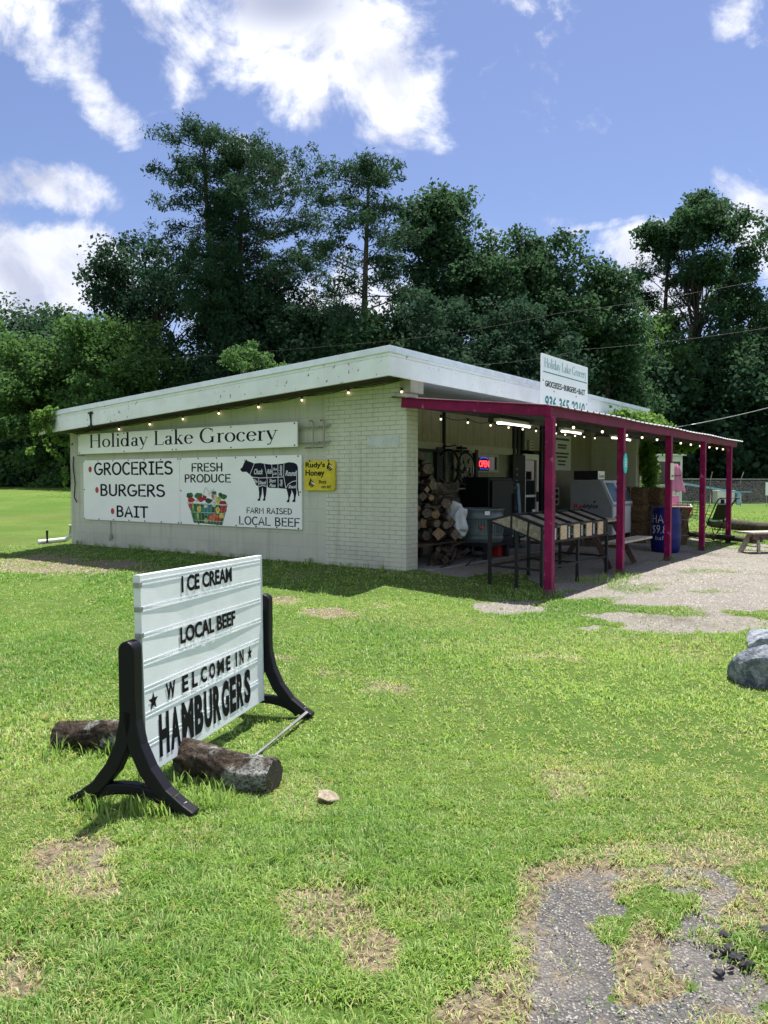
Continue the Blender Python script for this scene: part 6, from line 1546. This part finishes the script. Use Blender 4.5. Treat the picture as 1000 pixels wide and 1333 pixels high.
# the wood behind, one mass
g_ = np.random.default_rng(77); C_ = []; R_ = []
for k in range(2600):
    a = g_.uniform(-46, 46); d = g_.uniform(52, 72); x = d * math.tan(radians(a)); hgt = 6.0 + 4.5 * vn(a * .9, 0, .25, 5) + 2 * (d - 50) / 18
    z0 = 1.1 if x < 0 else .3; C_.append((x, d, z0 + hgt * g_.random() ** .8)); R_.append(g_.uniform(1.0, 1.8))
V, Fc, ti = leaves(C_, R_, 84, .40, 78, .8, .7)
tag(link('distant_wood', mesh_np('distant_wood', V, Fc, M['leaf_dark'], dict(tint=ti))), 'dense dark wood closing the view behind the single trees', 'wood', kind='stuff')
# undergrowth along its foot
C_ = []; R_ = []
for k in range(900):
    px = g_.uniform(-150, 1150); d = g_.uniform(45, 52) if px < 500 else g_.uniform(54, 60); p = dp(px, 620, d); C_.append((p[0], p[1], tz(p[0], p[1]) + g_.uniform(.1, 2.6))); R_.append(g_.uniform(.5, 1.0))
V, Fc, ti = leaves(C_, R_, 60, .26, 79, .8, .7)
tag(link('undergrowth', mesh_np('undergrowth', V, Fc, M['leaf_dark'], dict(tint=ti))), 'dark undergrowth along the foot of the wood', 'undergrowth', kind='stuff')

# ------------------------------------------------------------------ vines
def vine(label, strands, seed, per=16, lsize=.075, rad=.11):
    g = np.random.default_rng(seed); o0 = np.array(strands[0][0]); t_ = thing('vine', label, 'vine', tuple(o0), 0); b = MB(); C_ = []; R_ = []
    for s_ in strands:
        P = [np.array(p) - o0 for p in s_]; b.tube(P, .008, 5, cap=False)
        for i in range(len(P) - 1):
            m_ = max(2, int(np.linalg.norm(P[i + 1] - P[i]) / .06))
            for k in range(m_): C_.append(P[i] + (P[i + 1] - P[i]) * k / m_ + g.normal(size=3) * .03); R_.append(rad * g.uniform(.6, 1.2))
    b.build('stem', M['barkd'], t_)
    V, Fc, ti = leaves(C_, R_, per, lsize, seed + 1, 1.0, .8, droop=.3); link('leaves', mesh_np('leaves', V, Fc, M['leaf_vine'], dict(tint=ti)), t_)
g_ = np.random.default_rng(9); S_ = []
for k in range(17):                                   # rear corner of the roof
    v_ = 7.72 + .74 * g_.random(); u_ = -.68 - .06 * g_.random(); zt = ztop(v_) + .02; n_ = g_.uniform(.22, .48)
    S_.append([Wd(u_ + .05, v_, zt), Wd(u_, v_ + .03, zt - n_ * .5), Wd(u_ + g_.uniform(-.04, .05), v_ + g_.uniform(-.05, .10), zt - n_)])
S_.append([Wd(-.62, 8.40, 2.7), Wd(-.55, 8.40, 2.35), Wd(-.30, 8.36, 2.05), Wd(-.12, 8.25, 1.75), Wd(-.08, 8.33, 1.45), Wd(-.05, 8.36, 1.25)])
S_.append([Wd(-.64, 8.42, 2.5), Wd(-.66, 8.45, 2.25), Wd(-.67, 8.50, 2.12), Wd(-.68, 8.58, 2.05), Wd(-.69, 8.68, 2.12)])
S_.append([Wd(-.60, 7.9, 2.35), Wd(-.4, 8.0, 2.2), Wd(-.1, 8.1, 2.28)])
vine('green vine hanging over the rear left corner of the roof', S_, 11, 11, .065, .065)
S_ = []
for k in range(44):                                   # over the far end of the canopy roof
    u_ = 7.3 + 3.0 * g_.random(); v_ = -.85 + .6 * g_.random()
    S_.append([Wd(u_, v_, zs(v_) + .06), Wd(u_ + .2, v_ - .06, zs(v_) + .22 + .22 * g_.random()), Wd(u_ + .45, v_ - .12, zs(v_) + .14)])
vine('bright vine spreading over the far end of the canopy roof', S_, 13, 14, .085, .15)
S_ = []
for k in range(15):
    du, dv = g_.uniform(-.05, .55), g_.uniform(-.25, .05); zt = g_.uniform(2.0, 2.45); zb = g_.uniform(.9, 1.7)
    S_.append([Wd(10.35 + du * .3, -.2 + dv, zt), Wd(10.42 + du * .5, -.22 + dv, (zt + zb) / 2 + .1), Wd(10.45 + du, -.25 + dv, zb)])
S_.append([Wd(10.35, -.3, 2.3), Wd(10.5, -.7, 2.24), Wd(10.65, -1.2, 2.28), Wd(10.7, -1.5, 2.34)])
vine('leafy vine climbing the far front corner of the store', S_, 15, 15, .085, .13)
# weeds along the foot of the walls and round the letter sign
def weeds(name, label, spots, seed, hgt=(.10, .30), n=12):
    g = np.random.default_rng(seed); V = []; T = []; ti = []
    for (x, y) in spots:
        z = tz(x, y); s_ = g.uniform(*hgt)
        for k in range(n):
            a = g.uniform(0, 6.28); h_ = s_ * g.uniform(.5, 1.1); l_ = h_ * g.uniform(.2, .9); w_ = .0022 + .0022 * g.random(); dx, dy = cos(a), sin(a); q = len(V)
            bx_, by_ = x + g.normal() * .03, y + g.normal() * .03
            V += [(bx_ - dy * w_, by_ + dx * w_, z), (bx_ + dy * w_, by_ - dx * w_, z), (bx_ + dx * l_ * .4 + dy * w_, by_ + dy * l_ * .4 - dx * w_, z + h_ * .7), (bx_ + dx * l_ * .4 - dy * w_, by_ + dy * l_ * .4 + dx * w_, z + h_ * .7), (bx_ + dx * l_, by_ + dy * l_, z + h_)]
            T += [(q, q + 1, q + 2), (q, q + 2, q + 3), (q + 3, q + 2, q + 4)]; ti += [g.uniform(.2, .9)] * 5
    tag(link(name, mesh_np(name, V, T, M['grass'], dict(tint=ti, dry=np.zeros(len(V))))), label, 'weeds', kind='stuff')
sp = [tuple(Wd(-.08 + .06 * g_.normal(), v_)[:2]) for v_ in g_.uniform(.1, 8.2, 60)]
weeds('wall_weeds', 'tufts of weeds along the foot of the left wall', sp, 3, (.04, .14))
sp = [(G0[0] + .33 + .06 * g_.normal(), G0[1] + .12 + .09 * g_.normal()) for _ in range(9)] + [(-1.62 + .2 * g_.normal(), 4.06 + .04 * g_.normal()) for _ in range(10)] + [(-.75 + .25 * g_.normal(), 3.62 + .05 * g_.normal()) for _ in range(8)] + [tuple((G0 + C1 * g_.uniform(-.3, .3) - A1 * g_.uniform(.03, .10))[:2]) for _ in range(14)]
weeds('sign_weeds', 'taller grass tufts round the foot of the letter sign and logs', sp, 4, (.05, .12))
sp = [tuple(Wd(u_, PV + .08 * g_.normal())[:2]) for u_ in PU for _ in range(4)] + [tuple(Wd(1.6 + .4 * g_.normal(), -2.5 + .12 * g_.normal())[:2]) for _ in range(26)]
weeds('post_weeds', 'grass tufts growing round the canopy posts in the gravel', sp, 5, (.05, .13))
